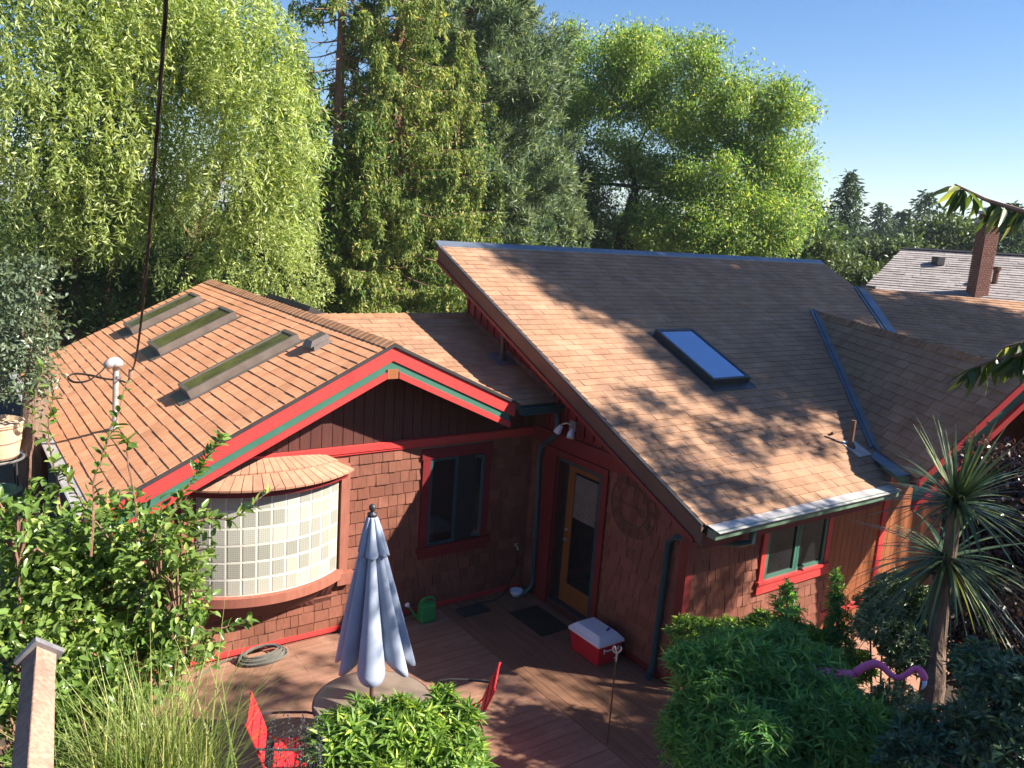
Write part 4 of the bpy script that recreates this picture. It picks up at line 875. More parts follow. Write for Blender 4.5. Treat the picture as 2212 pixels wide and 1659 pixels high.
# fence post with cap, bottom left
pa, pb = at(84, 1432, 2.75), at(66, 1720, 2.42); pd = unit(pb-pa); pr = unit(np.cross(pd, FW)); pf = np.cross(pr, pd)
ps = thing('wooden_post', 'weathered square post with a grey metal cap in the bottom left corner', 'post', pb)
MB().hexa([pb-pr*.034-pf*.034, pb+pr*.034-pf*.034, pb+pr*.034+pf*.034, pb-pr*.034+pf*.034], [pa-pr*.030-pf*.030, pa+pr*.030-pf*.030, pa+pr*.030+pf*.030, pa-pr*.030+pf*.030]).build('shaft', M['post'], ps, bevel=.004)
MB().hexa([V3(pb[0]-.05, pb[1]-.05, gz(pb[0], pb[1])-.2), V3(pb[0]+.05, pb[1]-.05, gz(pb[0], pb[1])-.2), V3(pb[0]+.05, pb[1]+.05, gz(pb[0], pb[1])-.2), V3(pb[0]-.05, pb[1]+.05, gz(pb[0], pb[1])-.2)], [pb-pr*.042-pf*.042, pb+pr*.042-pf*.042, pb+pr*.042+pf*.042, pb-pr*.042+pf*.042]).build('lower_shaft', M['post'], ps)
M['capm'] = surf('scratched_grey_cap', (.16, .15, .16), (.27, .25, .26), sc=18, rough=.45, metal=.3, bump=.1, dirt=((.4, .37, .36), 14))
q = pa-pd*.02; MB().hexa([q-pr*.044-pf*.044, q+pr*.044-pf*.044, q+pr*.044+pf*.044, q-pr*.044+pf*.044], [q-pd*.018+a*pr*.044+b*pf*.044 for a, b in ((-1, -1), (1, -1), (1, 1), (-1, 1))]).hexa([q-pd*.018+a*pr*.044+b*pf*.044 for a, b in ((-1, -1), (1, -1), (1, 1), (-1, 1))], [q-pd*.035+a*pr*.012+b*pf*.012 for a, b in ((-1, -1), (1, -1), (1, 1), (-1, 1))]).build('post_cap', M['capm'], ps)
MB().obox(pa+pd*.01, pr*.03, pf*.03, pd*.03).build('cap_collar', M['post'], ps)
# basket planter stand and bin, far left
bs = at(0, 1010, 12.5); bs[2] = 0
def BS(px, py): return at(px, py, 12.5)
st = thing('basket_planter', 'tan basket planter on a metal stand at the left edge behind the gutter', 'planter', (bs[0], bs[1], -.35))
c = BS(-12, 950); MB().lathe(c, [(.26, -.22), (.30, 0), (.335, .22), (.35, .24), (.33, .25), (.30, .2)], 28).build('basket', M['basket'], st)
for zz in (-.2, .0, .2):
    MB().tube([c+V3((.295+.17*zz)*math.cos(a), (.295+.17*zz)*math.sin(a), zz) for a in np.linspace(0, 2*math.pi, 33)], .012, 5, cap=False).build('basket_hoop', M['twig'], st)
for k in range(4):
    a = math.pi/4+k*math.pi/2; MB().tube([c+V3(.3*math.cos(a), .3*math.sin(a), -.2), V3(c[0]+.33*math.cos(a), c[1]+.33*math.sin(a), -.4)], .014, 6).build('leg', M['dark'], st)
MB().tube([c+V3(.32*math.cos(a), .32*math.sin(a), -.24) for a in np.linspace(0, 2*math.pi, 33)], .016, 6, cap=False).build('ring', M['steel'], st)
c = BS(-8, 1075)+V3(.0, -.1, -.2); bn = thing('green_bin', 'dark green tub below the basket planter at the left edge', 'tub', (c[0], c[1], -.35))
MB().lathe(V3(c[0], c[1], -.35), [(.22, 0), (.27, c[2]+.35+.3), (.29, c[2]+.35+.3), (.29, c[2]+.35+.33), (.25, c[2]+.35+.33), (.2, .1)], 28).build('tub', M['plastic_gd'] if 'plastic_gd' in M else M['gmetal'], bn)
# ------------------------------------------------------------------ neighbour house
F0 = at(1950, 537, 34); UF = V3(math.sin(R(62)), math.cos(R(62)), 0); nF = V3(-.42*UF[0], -.42*UF[1], 1)
nb = thing('neighbour_house', 'pale grey shingle roof with a tall brick chimney beyond the brown roofs', 'house', F0+V3(2, 0, -6))
FL = onp(1872, 615, F0, nF); FR = onp(2330, 559, F0, nF); FLd = FL+(FL-F0)*.5; FRd = FR+(FL-F0)*1.5
fr = slab([F0, FLd, FRd, FR], .15).build('roof', M['felt'], nb)
U_ = unit(FR-F0); V_ = unit(F0-FLd); V_ = unit(V_-U_*(V_@U_)); SH['roof'] = []
pl = uvof(FLd, U_, V_, [F0, FLd, FRd, FR]); shingles('roof', fr, M['roofF'], FLd, U_, V_, pl, .19, .3, .9, .02, vmin=min(p[1] for p in pl))
mb = MB()
for sc, top, lo, par, mat in SH['roof']:
    n = len(top); k0 = len(mb.v); mb.v += [tuple(p) for p in lo+top]; mb.f += [tuple(k0+n+k for k in range(n))]+[(k0+k, k0+(k+1) % n, k0+n+(k+1) % n, k0+n+k) for k in range(n)]; mb.m += [0]*(n+1)
mb.build('roof_shingles', M['roofF'], nb, kind='stuff')
bk = UF*5-V3(0, 0, 2.2); slab([F0, F0+bk, FR+bk, FR], .15).build('roof', M['roofF'], nb)
i_ = UF*.5-V3(0, 0, .35); jr = unit(FR-F0)*.4; MB().hexa([V3(*(p+i_)[:2], -1) for p in (FLd+jr, FRd, FR, F0+jr)], [p+i_ for p in (FLd+jr, FRd, FR-UF*.6-V3(0, 0, .3), F0+jr-UF*.6-V3(0, 0, .3))]).build('wall', M['conc'], nb)
MB().beam(F0+V3(0, 0, .03), FR+V3(0, 0, .03), .3, .05).build('ridge_cap', M['roofF'], nb)
cb = onp(2110, 636, F0, nF); sc_ = np.linalg.norm(cb-CAM)/1789
tz = cb[2]+150*sc_; w_ = .235; hs = w_
chm = MB().obox((cb[0], cb[1], (cb[2]-.6+tz)/2), hD*(hs-.012), dD*(hs-.012), V3(0, 0, (tz-cb[2]+.6)/2)).build('chimney', M['mortar'], nb)
mb = MB(); z = cb[2]-.5; k = 0; bl = (2*hs)/4
while z < tz-.02:
    for fdir, sdir in ((-dD, hD), (-hD, dD), (hD, dD), (dD, hD)):
        for i in range(5):
            a = -hs+(i-(.5 if k % 2 else 0))*bl; b = a+bl-.012; a = max(a, -hs); b = min(b, hs)
            if b-a < .02: continue
            c0 = V3(cb[0], cb[1], z+.031)+fdir*(hs-.006)+sdir*(a+b)/2; mb.obox(c0, sdir*(b-a)/2, fdir*.008, V3(0, 0, .028))
    z += .072; k += 1
mb.build('chimney_bricks', M['brick'], nb, kind='stuff')
MB().obox((cb[0], cb[1], tz+.0), hD*(hs+.07), dD*(hs+.07), V3(0, 0, .05)).obox((cb[0], cb[1], tz-.28), hD*(hs+.035), dD*(hs+.035), V3(0, 0, .05)).build('chimney_cap', M['conc'], nb)
MB().obox((cb[0], cb[1], tz+.10), hD*.18, dD*.18, V3(0, 0, .06)).build('flue', M['conc'], nb)
vp = onp(2025, 572, F0, nF); MB().obox(vp+V3(0, 0, .14), hD*.13, dD*.18, V3(0, 0, .14)).build('roof_vent', M['dark'], nb)
vp = onp(2148, 612, F0, nF); MB().tube([vp, vp+V3(0, 0, .45)], .09, 10).tube([vp+V3(0, 0, .42), vp+V3(0, 0, .55)], .15, 10).build('vent_pipe', M['brown'], nb)
# ------------------------------------------------------------------ trees behind the house
def branching(mb, start, targets, r0, twigs=5):      # each crown clump is reached from the nearest wood already there
    nodes = [(np.array(p, float), r) for p, r in start]
    for c, r in sorted(targets, key=lambda q: np.linalg.norm(q[0]-nodes[-1][0])):
        d = [np.linalg.norm(p-c)+(0 if p[2] < c[2]+.3 else 1.2) for p, _ in nodes]; k = int(np.argmin(d)); p, rr_ = nodes[k]; r1 = min(rr_*.75, r0); L_ = np.linalg.norm(c-p)
        mid = (p+c)/2+V3(0, 0, -.10*L_)+rng.normal(size=3)*.07*L_; q = [(1-t)**2*p+2*t*(1-t)*mid+t*t*c for t in np.linspace(0, 1, 7)]
        mb.tube(q, list(np.linspace(r1, max(.018, r1*.45), 7)), 6, cap=False)
        for i, t in ((2, .33), (4, .66), (6, 1)): nodes.append((q[i], r1*(1-.5*t)))
        for _ in range(twigs):
            e = c+rng.normal(size=3)*np.array(r)*.5; s = q[rng.integers(3, 7)]; mb.tube([s, (s+e)/2+rng.normal(size=3)*.08, e], [.022, .014, .006], 4, cap=False)
def plant(name, label, cat, base, group=None): return thing(name, label, cat, base, group)
def ground_at(p): return V3(p[0], p[1], gz(p[0], p[1]))
def lumps(lst, dist, dz=1.0, jit=0):
    out = []
    for (px, py, rx, ry) in lst:
        d = dist+rng.uniform(-jit, jit); s = d/1789; out.append((at(px, py, d), (rx*s, rx*s*dz, ry*s)))
    return out
# willow
wl = lumps([(60, 40, 190, 170), (250, -30, 190, 160), (430, 20, 150, 150), (540, 130, 105, 130), (110, 250, 170, 140), (250, 330, 120, 110), (590, 270, 100, 140), (520, 380, 120, 110), (620, 430, 62, 120), (40, 430, 110, 120), (215, 440, 100, 100), (380, 120, 150, 120)], 20.5, jit=1.2)
tb = ground_at(at(110, 900, 23)); t = plant('willow_tree', 'large pale green willow with drooping foliage filling the upper left', 'tree', tb)
Lv = Leaves()
for c, r in wl:
    ar = 4.2*math.pi*(r[0]*r[2]); P, D = shell(int(ar*16), c, r, .5); hang(Lv, P, D, .8, .055, .15, .040, .6, .9)
Lv.build('crown', L['willow'], t)
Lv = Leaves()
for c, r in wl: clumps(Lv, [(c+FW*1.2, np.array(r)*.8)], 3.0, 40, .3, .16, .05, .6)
Lv.build('inner_foliage', L['willow_shaded'], t)
mb = MB(); mb.tube([tb+V3(0, 0, -.2), tb+V3(.1, 0, 2.5), at(108, 560, 23), at(112, 470, 23)], [.34, .28, .24, .18], 10)
limbs(mb, at(110, 520, 23), [(at(60, 200, 23), .14), (at(250, 150, 22.5), .14), (at(160, 60, 23), .12)], .15); limbs(mb, at(108, 590, 23), [(at(330, 330, 22.5), .13), (at(235, 500, 22), .07), (at(20, 380, 22), .1)], .15)
mb.build('trunk', M['barkr'], t)
tb = ground_at(at(470, 800, 24)); t = plant('willow_tree', 'second willow with its trunk hidden, its pale leaning crown meeting the cedar', 'tree', tb)
mb = MB(); mb.tube([tb, at(400, 600, 24), at(430, 480, 24), at(500, 330, 24)], [.25, .2, .16, .08], 8); limbs(mb, at(420, 520, 24), [(at(560, 400, 23), .1), (at(350, 380, 23), .1), (at(600, 300, 23), .08)], .1); mb.build('trunk', M['bark'], t)
Lv = Leaves()
for c, r in lumps([(330, 330, 110, 120), (420, 430, 110, 80), (630, 340, 65, 120), (470, 250, 110, 110)], 23.5, jit=.8):
    ar = 4.2*math.pi*(r[0]*r[2]); P, D = shell(int(ar*9), c, r, .5); hang(Lv, P, D, 1.0, .055, .12, .03, .8, .5)
Lv.build('crown', L['willow'], t)
# low bright bush under the willow
tb = ground_at(at(560, 760, 20.5)); t = plant('leafy_bush', 'bright yellow green bush between the willow and the left tan roof ridge', 'bush', tb)
Lv = Leaves()
for c, r in lumps([(560, 560, 125, 75), (640, 600, 70, 70), (450, 590, 110, 60), (590, 510, 90, 45)], 20.5, jit=.5):
    ar = 4.2*math.pi*(r[0]*r[2]); P, D = shell(int(ar*13), c, r, .5); hang(Lv, P, D, .7, .05, .11, .032, .5, .8)
Lv.build('foliage', L['willow'], t); mb = MB(); limbs(mb, tb, [(at(500, 600, 20.5), .06), (at(570, 580, 20.5), .06), (at(630, 610, 20.5), .05)], .06); mb.build('stem', M['bark'], t)
# dark undergrowth beneath the willow
tb = ground_at(at(250, 800, 21)); t = plant('dark_undergrowth', 'deep shaded undergrowth below the willow behind the left roof', 'undergrowth', tb)
Lv = Leaves(); clumps(Lv, lumps([(180, 620, 140, 90), (330, 560, 120, 80), (60, 640, 120, 100), (420, 610, 120, 70), (300, 660, 160, 60), (620, 660, 120, 50)], 23.5, jit=1), 5, 45, .25, .13, .05, .3)
Lv.build('foliage', L['dark'], t, 'stuff')
mb = MB()
for px, e, r_ in ((165, (150, 440), .13), (230, (260, 470), .12), (300, (330, 480), .1)): mb.tube([ground_at(at(px, 800, 22.5)), at(px, 640, 22.5), at(*e, 22.5)], [r_, r_*.8, r_*.5], 7)
mb.build('stems', M['barkr'], t)
t['label'] = 'deep shaded undergrowth with bare reddish stems below the willow'
# cedars
def cedar(tpx, ty, by, dist, rb, label, nb_=150, mat='cedar', name='cedar_tree', bare=0, pw=.75, spray=13, deadc=0, tz=None, group=None):
    top = at(tpx, ty, dist); base = ground_at(at(tpx, by, dist)); base = V3(top[0], top[1], base[2]); H = top[2]-base[2]
    t = plant(name, label, 'tree', base, group); MB().tube([base-V3(0, 0, .2), base+(top-base)*.5, top], [.30*H/16, .18*H/16, .02], 8).build('trunk', M['barkr'], t)
    z0 = at(tpx, by, dist)[2]; Lv = Leaves(); mb = MB(); ztop = top[2]
    for i in range(nb_):
        f = (i+rng.random())/nb_; z = z0+(ztop-z0)*f; r_ = rb*(1-f)**pw*rng.uniform(.7, 1.12)+.15; a = i*2.4+rng.uniform(-.5, .5)
        d = V3(math.cos(a), math.sin(a), 0); m = 7; tt = np.linspace(0, 1, m)
        pts = V3(top[0], top[1], z)+np.outer(tt*r_, d)+np.outer(-.28*r_*tt*(1.5-tt)+.10*tt**3, V3(0, 0, 1))
        mb.tube(list(pts), list(np.linspace(.026, .004, m)), 4, cap=False)
        if rng.random() < bare: continue
        k = max(3, int(spray*r_/rb*2.6)); u = rng.random(k)**.5; Q = V3(top[0], top[1], z)+np.outer(u*r_, d)+np.outer(-.28*r_*u*(1.5-u)+.1*u**3, V3(0, 0, 1))+rnd(k)*.05*V3(1, 1, .4)
        side = np.cross(d, V3(0, 0, 1)); Q += np.outer(rng.uniform(-.5, .5, k)*(.25+.7*(1-u))*min(1, r_*.5), side)
        hang(Lv, Q, np.tile(d, (k, 1))+rnd(k)*.4, .55, .042, .15, .055, .8, .55)
    Lv.build('crown', L[mat], t); mb.build('branches', M['twig'], t); return t, top, base
cedar(748, -330, 640, 25.5, 2.0, 'tall thinning cedar with a bare reddish trunk and dead twigs', 120, bare=.40, spray=15, pw=.5)
cedar(885, -420, 700, 26.5, 3.3, 'tall full green cedar with drooping sprays behind the roofs', 170, spray=26, pw=.95)
cedar(1000, 60, 690, 26.5, 2.3, 'shorter yellow green cedar in front of the pine', 95, spray=22, pw=.7)
cedar(790, 250, 760, 24, 2.4, 'low spreading cedar above the connecting roof ridge', 95, spray=22, pw=.6)
cedar(640, 95, 500, 27, 1.8, 'slender dark cedar tip between the willow and the bare cedar', 80, spray=12, pw=.8)
tw = MB()       # dead twigs hanging in the thin cedar
for i in range(130):
    p = at(rng.uniform(705, 800), rng.uniform(80, 420), 24.6+rng.uniform(-.6, .6)); v = unit(rng.normal(size=3)*V3(1, 1, .6)+V3(0, 0, -.5))*rng.uniform(.3, .9)
    tw.tube([p, p+v*.5+rng.normal(size=3)*.08, p+v+V3(0, 0, -.15)], [.012, .008, .003], 3, cap=False)
dt = tw.build('dead_twigs', M['twig'], bpy.data.objects['cedar_tree'])
# pine
def pine(tpx, ty, by, dist, prof, label, nb_, tuft):
    top = at(tpx, ty, dist); base = ground_at(at(tpx, by, dist)); base = V3(top[0], top[1], base[2]); t = plant('pine_tree', label, 'tree', base)
    MB().tube([base-V3(0, 0, .2), base+(top-base)*.6, top], [.34, .22, .03], 9).build('trunk', M['bark'], t)
    z0 = at(tpx, by, dist)[2]; Lv = Leaves(); mb = MB()
    for i in range(nb_):
        f = (i+rng.random())/nb_; z = z0+(top[2]-z0)*f; r_ = np.interp(f, [p[0] for p in prof], [p[1] for p in prof])*rng.uniform(.55, 1.1); a = i*2.4+rng.uniform(-.6, .6); d = V3(math.cos(a), math.sin(a), 0)
        tt = np.linspace(0, 1, 6); f_ = lambda u: V3(top[0], top[1], z)+np.outer(u*r_, d)+np.outer(r_*(.05*u+.30*u*u), V3(0, 0, 1))
        mb.tube(list(f_(tt)), list(np.linspace(.05, .012, 6)), 4, cap=False)
        k = max(3, int(tuft*r_)); u = .35+.65*rng.random(k)**.7; C = f_(u)+rnd(k)*.22
        n = 26; Q = np.repeat(C, n, 0)+rnd(k*n)*.07; A = nrm(rnd(k*n)*.8+np.repeat(np.tile(d*.7+V3(0, 0, .7), (k, 1)), n, 0)); Lv.add(Q, A, rnd(k*n), .28*(.7+.5*rng.random(k*n)), .048)
    Lv.build('crown', L['pine'], t); mb.build('branches', M['bark'], t)
pine(1040, -330, 620, 32, [(0, 4.1), (.25, 4.0), (.45, 3.4), (.6, 2.6), (.72, 1.8), (.8, 1.5), (1, .2)], 'tall blue green pine with dense needle tufts right of the cedar', 230, 13)
pine(1175, 300, 640, 33, [(0, 1.9), (.4, 1.8), (.8, 1.0), (1, .2)], 'shorter pine leaning out beside the tall pine', 70, 12)
# walnut
tb = ground_at(at(1350, 760, 38)); t = plant('walnut_tree', 'broad airy walnut tree with yellowing tips and forked dark trunk behind the tall roof', 'tree', tb)
wn = lumps([(1180, 160, 55, 75), (1235, 120, 40, 50), (1320, 120, 80, 55), (1400, 125, 70, 55), (1500, 125, 55, 50), (1560, 190, 75, 60), (1655, 225, 65, 50), (1700, 245, 50, 45), (1230, 250, 70, 80), (1330, 230, 80, 70), (1420, 230, 70, 60), (1480, 270, 80, 70), (1580, 300, 85, 70), (1670, 340, 60, 60), (1715, 400, 55, 60), (1690, 470, 60, 55), (1630, 430, 80, 70), (1540, 420, 90, 70), (1440, 400, 80, 60), (1360, 350, 70, 60), (1270, 400, 60, 60), (1400, 490, 70, 45), (1500, 510, 90, 45), (1600, 510, 90, 45), (1680, 520, 40, 30)], 38, dz=.9, jit=2.2)
Lv = Leaves(); wx = [(c+unit(rng.normal(size=3)*V3(1, 1, .8)+V3(0, 0, .3))*np.array(r)*rng.uniform(.8, 1.15), np.array(r)*rng.uniform(.25, .45)) for c, r in wn for _ in range(4)]
clumps(Lv, wn, 1.7, 95, .38, .19, .07, .55, lo=.1, out=.15); clumps(Lv, wx, 3.2, 40, .26, .19, .07, .55, lo=.1, out=.15); Lv.build('crown', L['walnut'], t)
mb = MB(); f1 = at(1345, 520, 38); f2 = at(1372, 420, 38); mb.tube([tb, at(1340, 600, 38), f1, f2], [.46, .40, .34, .26], 10)
f3 = at(1440, 440, 37.4); mb.tube([at(1343, 560, 38), at(1400, 500, 37.7), f3], [.2, .16, .12], 8)
branching(mb, [(f1, .22), (f3, .13), (f2, .2)], wn, .15, 7)
M['darkbark'] = surf('dark_bark', (.035, .026, .022), (.06, .045, .036), sc=9, rough=.95, bump=.6, bsc=14, bdist=.03)
mb.build('trunk', M['darkbark'], t)
for px, ty, r_ in ((1232, 330, .2),):
    b_ = ground_at(at(px, 760, 36)); t = plant('old_tree', 'dark bare trunk standing between the pine and the walnut', 'tree', b_)
    mb = MB(); mb.tube([b_, at(px+4, 560, 36), at(px-2, 430, 36), at(px, ty, 36)], [r_*1.5, r_*1.3, r_*1.2, r_*.5], 8); limbs(mb, at(px, 440, 36), [(at(px-70, 400, 36), .06), (at(px+60, 350, 36), .07), (at(px-50, 330, 36), .05)], .07); mb.build('trunk', M['darkbark'], t)
    Lv = Leaves(); clumps(Lv, lumps([(px, 320, 60, 60), (px-30, 400, 60, 50), (px+40, 460, 60, 60), (1300, 500, 80, 40), (1180, 480, 60, 50)], 37.5), 3, 40, .28, .2, .07, .4); Lv.build('crown', L['dark'], t)
# woodland behind, reads as one mass
wd = Leaves(); clumps(wd, lumps([(x_, 560+20*math.sin(x_), 130, 95) for x_ in range(-60, 1800, 110)]+[(x_, 480, 100, 70) for x_ in range(660, 1200, 120)], 44, dz=.5, jit=2), 1.4, 36, .5, .42, .2, .2)
tag(wd.build('woodland', L['dark']), 'dark woodland mass filling the gaps behind the tree row', 'woodland', kind='stuff')
# far trees
def conifer(px, ty, by, dist, rb, label, mat='conifer', n=110):
    top = at(px, ty, dist); zb_ = at(px, by, dist)[2]; base = V3(top[0], top[1], gz(top[0], top[1])); t = plant('conifer', label, 'tree', base, 'conifers beyond the roofs')
    MB().tube([base, top], [.35, .03], 6).build('trunk', M['bark'], t); Lv = Leaves(); sc = dist/70
    for i in range(n):
        f = (i+.5)/n; z = zb_+(top[2]-zb_)*f; r_ = (rb*(1-f)**.85*rng.uniform(.65, 1.15)+.1)*sc; a = i*2.4; d = V3(math.cos(a), math.sin(a), 0)
        k = int(10+26*(1-f)); u = rng.random(k); Q = V3(top[0], top[1], z)+np.outer(u*r_, d)+np.outer(-.22*r_*u+.1*r_*u*u, V3(0, 0, 1))+rnd(k)*.12*sc
        A = nrm(np.tile(d, (k, 1))+rnd(k)*.6+V3(0, 0, -.45)); Lv.add(Q, A, rnd(k), .52*sc*(.6+.6*rng.random(k)), .16*sc)
    Lv.build('crown', L[mat], t)
conifer(1840, 372, 660, 66, 4.8, 'tallest distant conifer, right of the walnut', n=210)
conifer(1908, 440, 640, 92, 4.4, 'slim distant conifer next right of the tallest one')
conifer(1951, 456, 640, 100, 4.0, 'small pointed distant conifer left of the broad tiered one')
conifer(2004, 415, 640, 95, 5.4, 'broad tiered distant conifer left of the chimney', n=130)
conifer(2058, 462, 640, 105, 4.2, 'small distant conifer just left of the chimney')
conifer(2190, 440, 640, 60, 4.2, 'dark distant conifer at the right edge behind the chimney', n=150)
conifer(1795, 470, 660, 58, 2.6, 'hazy conifer half hidden by the walnut')
conifer(1765, 430, 640, 80, 3.0, 'distant conifer tip showing through the edge of the walnut')
def broad(px_l, dist, label, mat='fardecid', dens=2.2, ll=.34, lw=.15):
    b_ = ground_at(at(px_l[0][0], 700, dist)); t = plant('broadleaf_tree', label, 'tree', b_, 'broadleaf trees beyond the roofs'); Lv = Leaves(); lm = lumps(px_l, dist, dz=.8)
    clumps(Lv, lm, dens, 40, .4*dist/50, ll*dist/50, lw*dist/50, .1); Lv.build('crown', L[mat], t); mb = MB(); limbs(mb, b_, [(c, .15) for c, r in lm], .2, .1); mb.build('trunk', M['bark'], t)
broad([(2040, 505, 42, 26), (2075, 520, 40, 28), (2000, 522, 30, 20)], 64, 'yellow green round tree behind the neighbouring roof ridge')
broad([(1900, 560, 40, 34), (1935, 565, 45, 34), (1880, 590, 45, 34), (1960, 545, 30, 20)], 52, 'mixed green tree below the slim conifers')
broad([(1790, 575, 46, 40), (1765, 555, 36, 45), (1830, 605, 40, 26)], 44, 'dusty green tree where the tall roof ridge ends', dens=2.8)
broad([(1850, 600, 40, 30), (1885, 610, 30, 24)], 38, 'low pale shrub tree just beyond the roof corner', dens=3)
broad([(2170, 530, 60, 30), (2220, 540, 60, 40)], 70, 'dark green tree right of the chimney', 'conifer')
fw = Leaves(); clumps(fw, lumps([(x_, 636+8*math.sin(x_), 60, 50) for x_ in range(1700, 2330, 45)], 125, dz=1.2, jit=10), .3, 34, 1.4, 1.2, .6, .1)
clumps(fw, lumps([(x_, 548+8*math.sin(x_), 40, 20) for x_ in range(1650, 2330, 30)], 260, dz=1.2, jit=30), .08, 34, 3, 2.6, 1.4, .1)
tag(fw.build('far_woodland', L['fardecid']), 'far belt of trees below the blue hills', 'woodland', kind='stuff')
# left edge: trunk and greyish shrub
b_ = ground_at(at(60, 1060, 12.8)); t = plant('garden_tree', 'furrowed brown trunk beside the left gutter with greyish green leaves above', 'tree', b_)
mb = MB(); mb.tube([b_, at(70, 950, 12.8), at(80, 820, 13), at(85, 680, 13.2)], [.22, .17, .15, .11], 12); limbs(mb, at(80, 800, 13), [(at(30, 640, 13), .06), (at(95, 600, 13), .05)], .06); mb.build('trunk', M['bark'], t)
Lv = Leaves(); clumps(Lv, lumps([(30, 620, 55, 55), (75, 600, 30, 40), (35, 730, 60, 70), (75, 690, 35, 50), (90, 800, 20, 35), (20, 820, 60, 40)], 12.6, jit=.3), 26, 18, .12, .085, .04, .3)
Lv.build('crown', L['camellia2'], t)
# ------------------------------------------------------------------ near garden
def shoot(Lv, mb, pts, dist, n, ll, lw, r0=.006, sp=.8):
    P = [at(x_, y_, dist+(k*.0)) for k, (x_, y_) in enumerate(pts)]; P = np.array(P); t_ = np.linspace(0, len(P)-1, 20); C = np.stack([np.interp(t_, range(len(P)), P[:, k]) for k in range(3)], 1)
    C += np.cumsum(rnd(20)*.004, 0); mb.tube(list(C), list(np.linspace(r0, r0*.3, 20)), 5)
    u = np.sort(rng.random(n))*18.99; i0 = u.astype(int); fr_ = (u-i0)[:, None]; Q = C[i0]*(1-fr_)+C[i0+1]*fr_; D = nrm(C[i0+1]-C[i0]); side = nrm(np.cross(D, rnd(n)))
    A = nrm(side*sp+D*.6+V3(0, 0, -.15)); Lv.add(Q, A, nrm(V3(0, 0, 1)+rnd(n)*.4), ll*(.7+.5*rng.random(n)), lw*(.8+.4*rng.random(n)), .18, True, .12)
b_ = ground_at(at(180, 1500, 4.4)); t = plant('leafy_shrub', 'big glossy green shrub with long arching shoots filling the lower left', 'shrub', b_)
sl = lumps([(35, 1150, 60, 60), (140, 1200, 75, 75), (250, 1195, 90, 95), (345, 1210, 75, 100), (60, 1285, 100, 95), (190, 1320, 120, 110), (310, 1340, 95, 90), (385, 1270, 40, 80), (50, 1440, 90, 90), (160, 1470, 90, 100), (290, 1450, 80, 60), (40, 1600, 90, 90), (190, 1590, 90, 80), (400, 1400, 35, 30)], 4.6, dz=.8, jit=.25)
Lv = Leaves(); mb = MB()
for c, r in sl:
    n = int(150*(r[0]/.25)**2*1.2); P, D = shell(n, c, r, .55)
    k = 7; Q = np.repeat(P, k, 0)+np.repeat(nrm(D+rnd(n)*.5), k, 0)*(np.tile(np.arange(k), n)[:, None]*.016)+rnd(n*k)*.008; A = nrm(rnd(n*k)*.9+np.repeat(D, k, 0)*.7+V3(0, 0, .1))
    Lv.add(Q, A, nrm(V3(0, 0, 1)+rnd(n*k)*.55), .054*(.65+.6*rng.random(n*k)), .026*(.8+.4*rng.random(n*k)), .2, True, .15)
    for q in range(10): e = c+rng.normal(size=3)*np.array(r)*.6; mb.tube([c-V3(0, 0, r[2]), (c+e)/2, e], [.010, .007, .003], 4)
limbs(mb, b_, [(c-V3(0, 0, r[2]*.5), .02) for c, r in sl], .03, .1)
for pts, d_, n_ in (([(200, 1200), (215, 1040), (258, 920), (292, 822)], 4.3, 46), ([(320, 1180), (420, 1020), (482, 940)], 4.4, 70), ([(360, 1170), (430, 1120), (500, 1120), (600, 1038)], 4.4, 46), ([(130, 1100), (108, 960), (118, 850)], 4.5, 36), ([(380, 1330), (440, 1362), (525, 1350)], 4.4, 34), ([(60, 1080), (75, 860), (88, 790)], 4.8, 26), ([(300, 1150), (270, 980), (262, 950)], 4.3, 20), ([(250, 1180), (180, 1050), (150, 1000)], 4.4, 40), ([(420, 1250), (400, 1120), (395, 1060)], 4.5, 34)):
    shoot(Lv, mb, pts, d_, n_, .060, .028)
Lv.build('foliage', L['camellia'], t); mb.build('stems', M['barkr'], t)
# ornamental grass
b_ = at(330, 1725, 4.0); b_ = V3(b_[0], b_[1], b_[2]); t = plant('ornamental_grass', 'fountain of yellow green striped grass beside the wooden post', 'grass clump', ground_at(b_))
n = 900; a = rng.random(n)*2*math.pi; le = rng.uniform(.35, .78, n)*(1+.3*(rng.random(n) > .96)); sp = rng.random(n)**.8*.62; d = np.stack([np.cos(a), np.sin(a), a*0], 1); m = 8; tt = np.linspace(0, 1, m)[None, :, None]
bb = b_+np.stack([rng.normal(size=n)*.11, rng.normal(size=n)*.11, -.12+0*a], 1)
path = bb[:, None]+le[:, None, None]*(d[:, None]*sp[:, None, None]*tt*(1+.5*tt)+V3(0, 0, 1)*tt*(1-sp[:, None, None]*.55*tt))
Lv = Leaves(); Lv.strips(path, np.cross(d, V3(0, 0, 1))*1.0, rng.uniform(.005, .011, n)); Lv.build('blades', L['grass'], t)
MB().tube([ground_at(b_), b_-V3(0, 0, .1)], [.16, .1], 8).build('crown_base', M['twig'], t)
# lavender in front of the left chair
b_ = ground_at(at(640, 1700, 5.6)); t = plant('lavender', 'dark grey purple lavender spikes in front of the red chair seat', 'plant', b_)
n = 80; top = np.array([at(rng.uniform(560, 700), rng.uniform(1540, 1670), 5.5+rng.uniform(-.2, .2)) for _ in range(n)]); bot = top+rnd(n)*.05-V3(0, 0, .45); tt = np.linspace(0, 1, 5)[None, :, None]
Lv = Leaves(); Lv.strips(bot[:, None]*(1-tt)+top[:, None]*tt, nrm(rnd(n)*V3(1, 1, 0)), np.full(n, .006)); 
for k in range(9): Q = top-V3(0, 0, .012)*k+rnd(n)*.003; Lv.add(Q, nrm(rnd(n)+V3(0, 0, 1)), rnd(n), .016, .010)
Lv.build('spikes', L['lav'], t); MB().tube([b_, V3(*(top.mean(0)[:2]), top.mean(0)[2]-.5)], [.1, .14], 8).build('base', M['twig'], t)
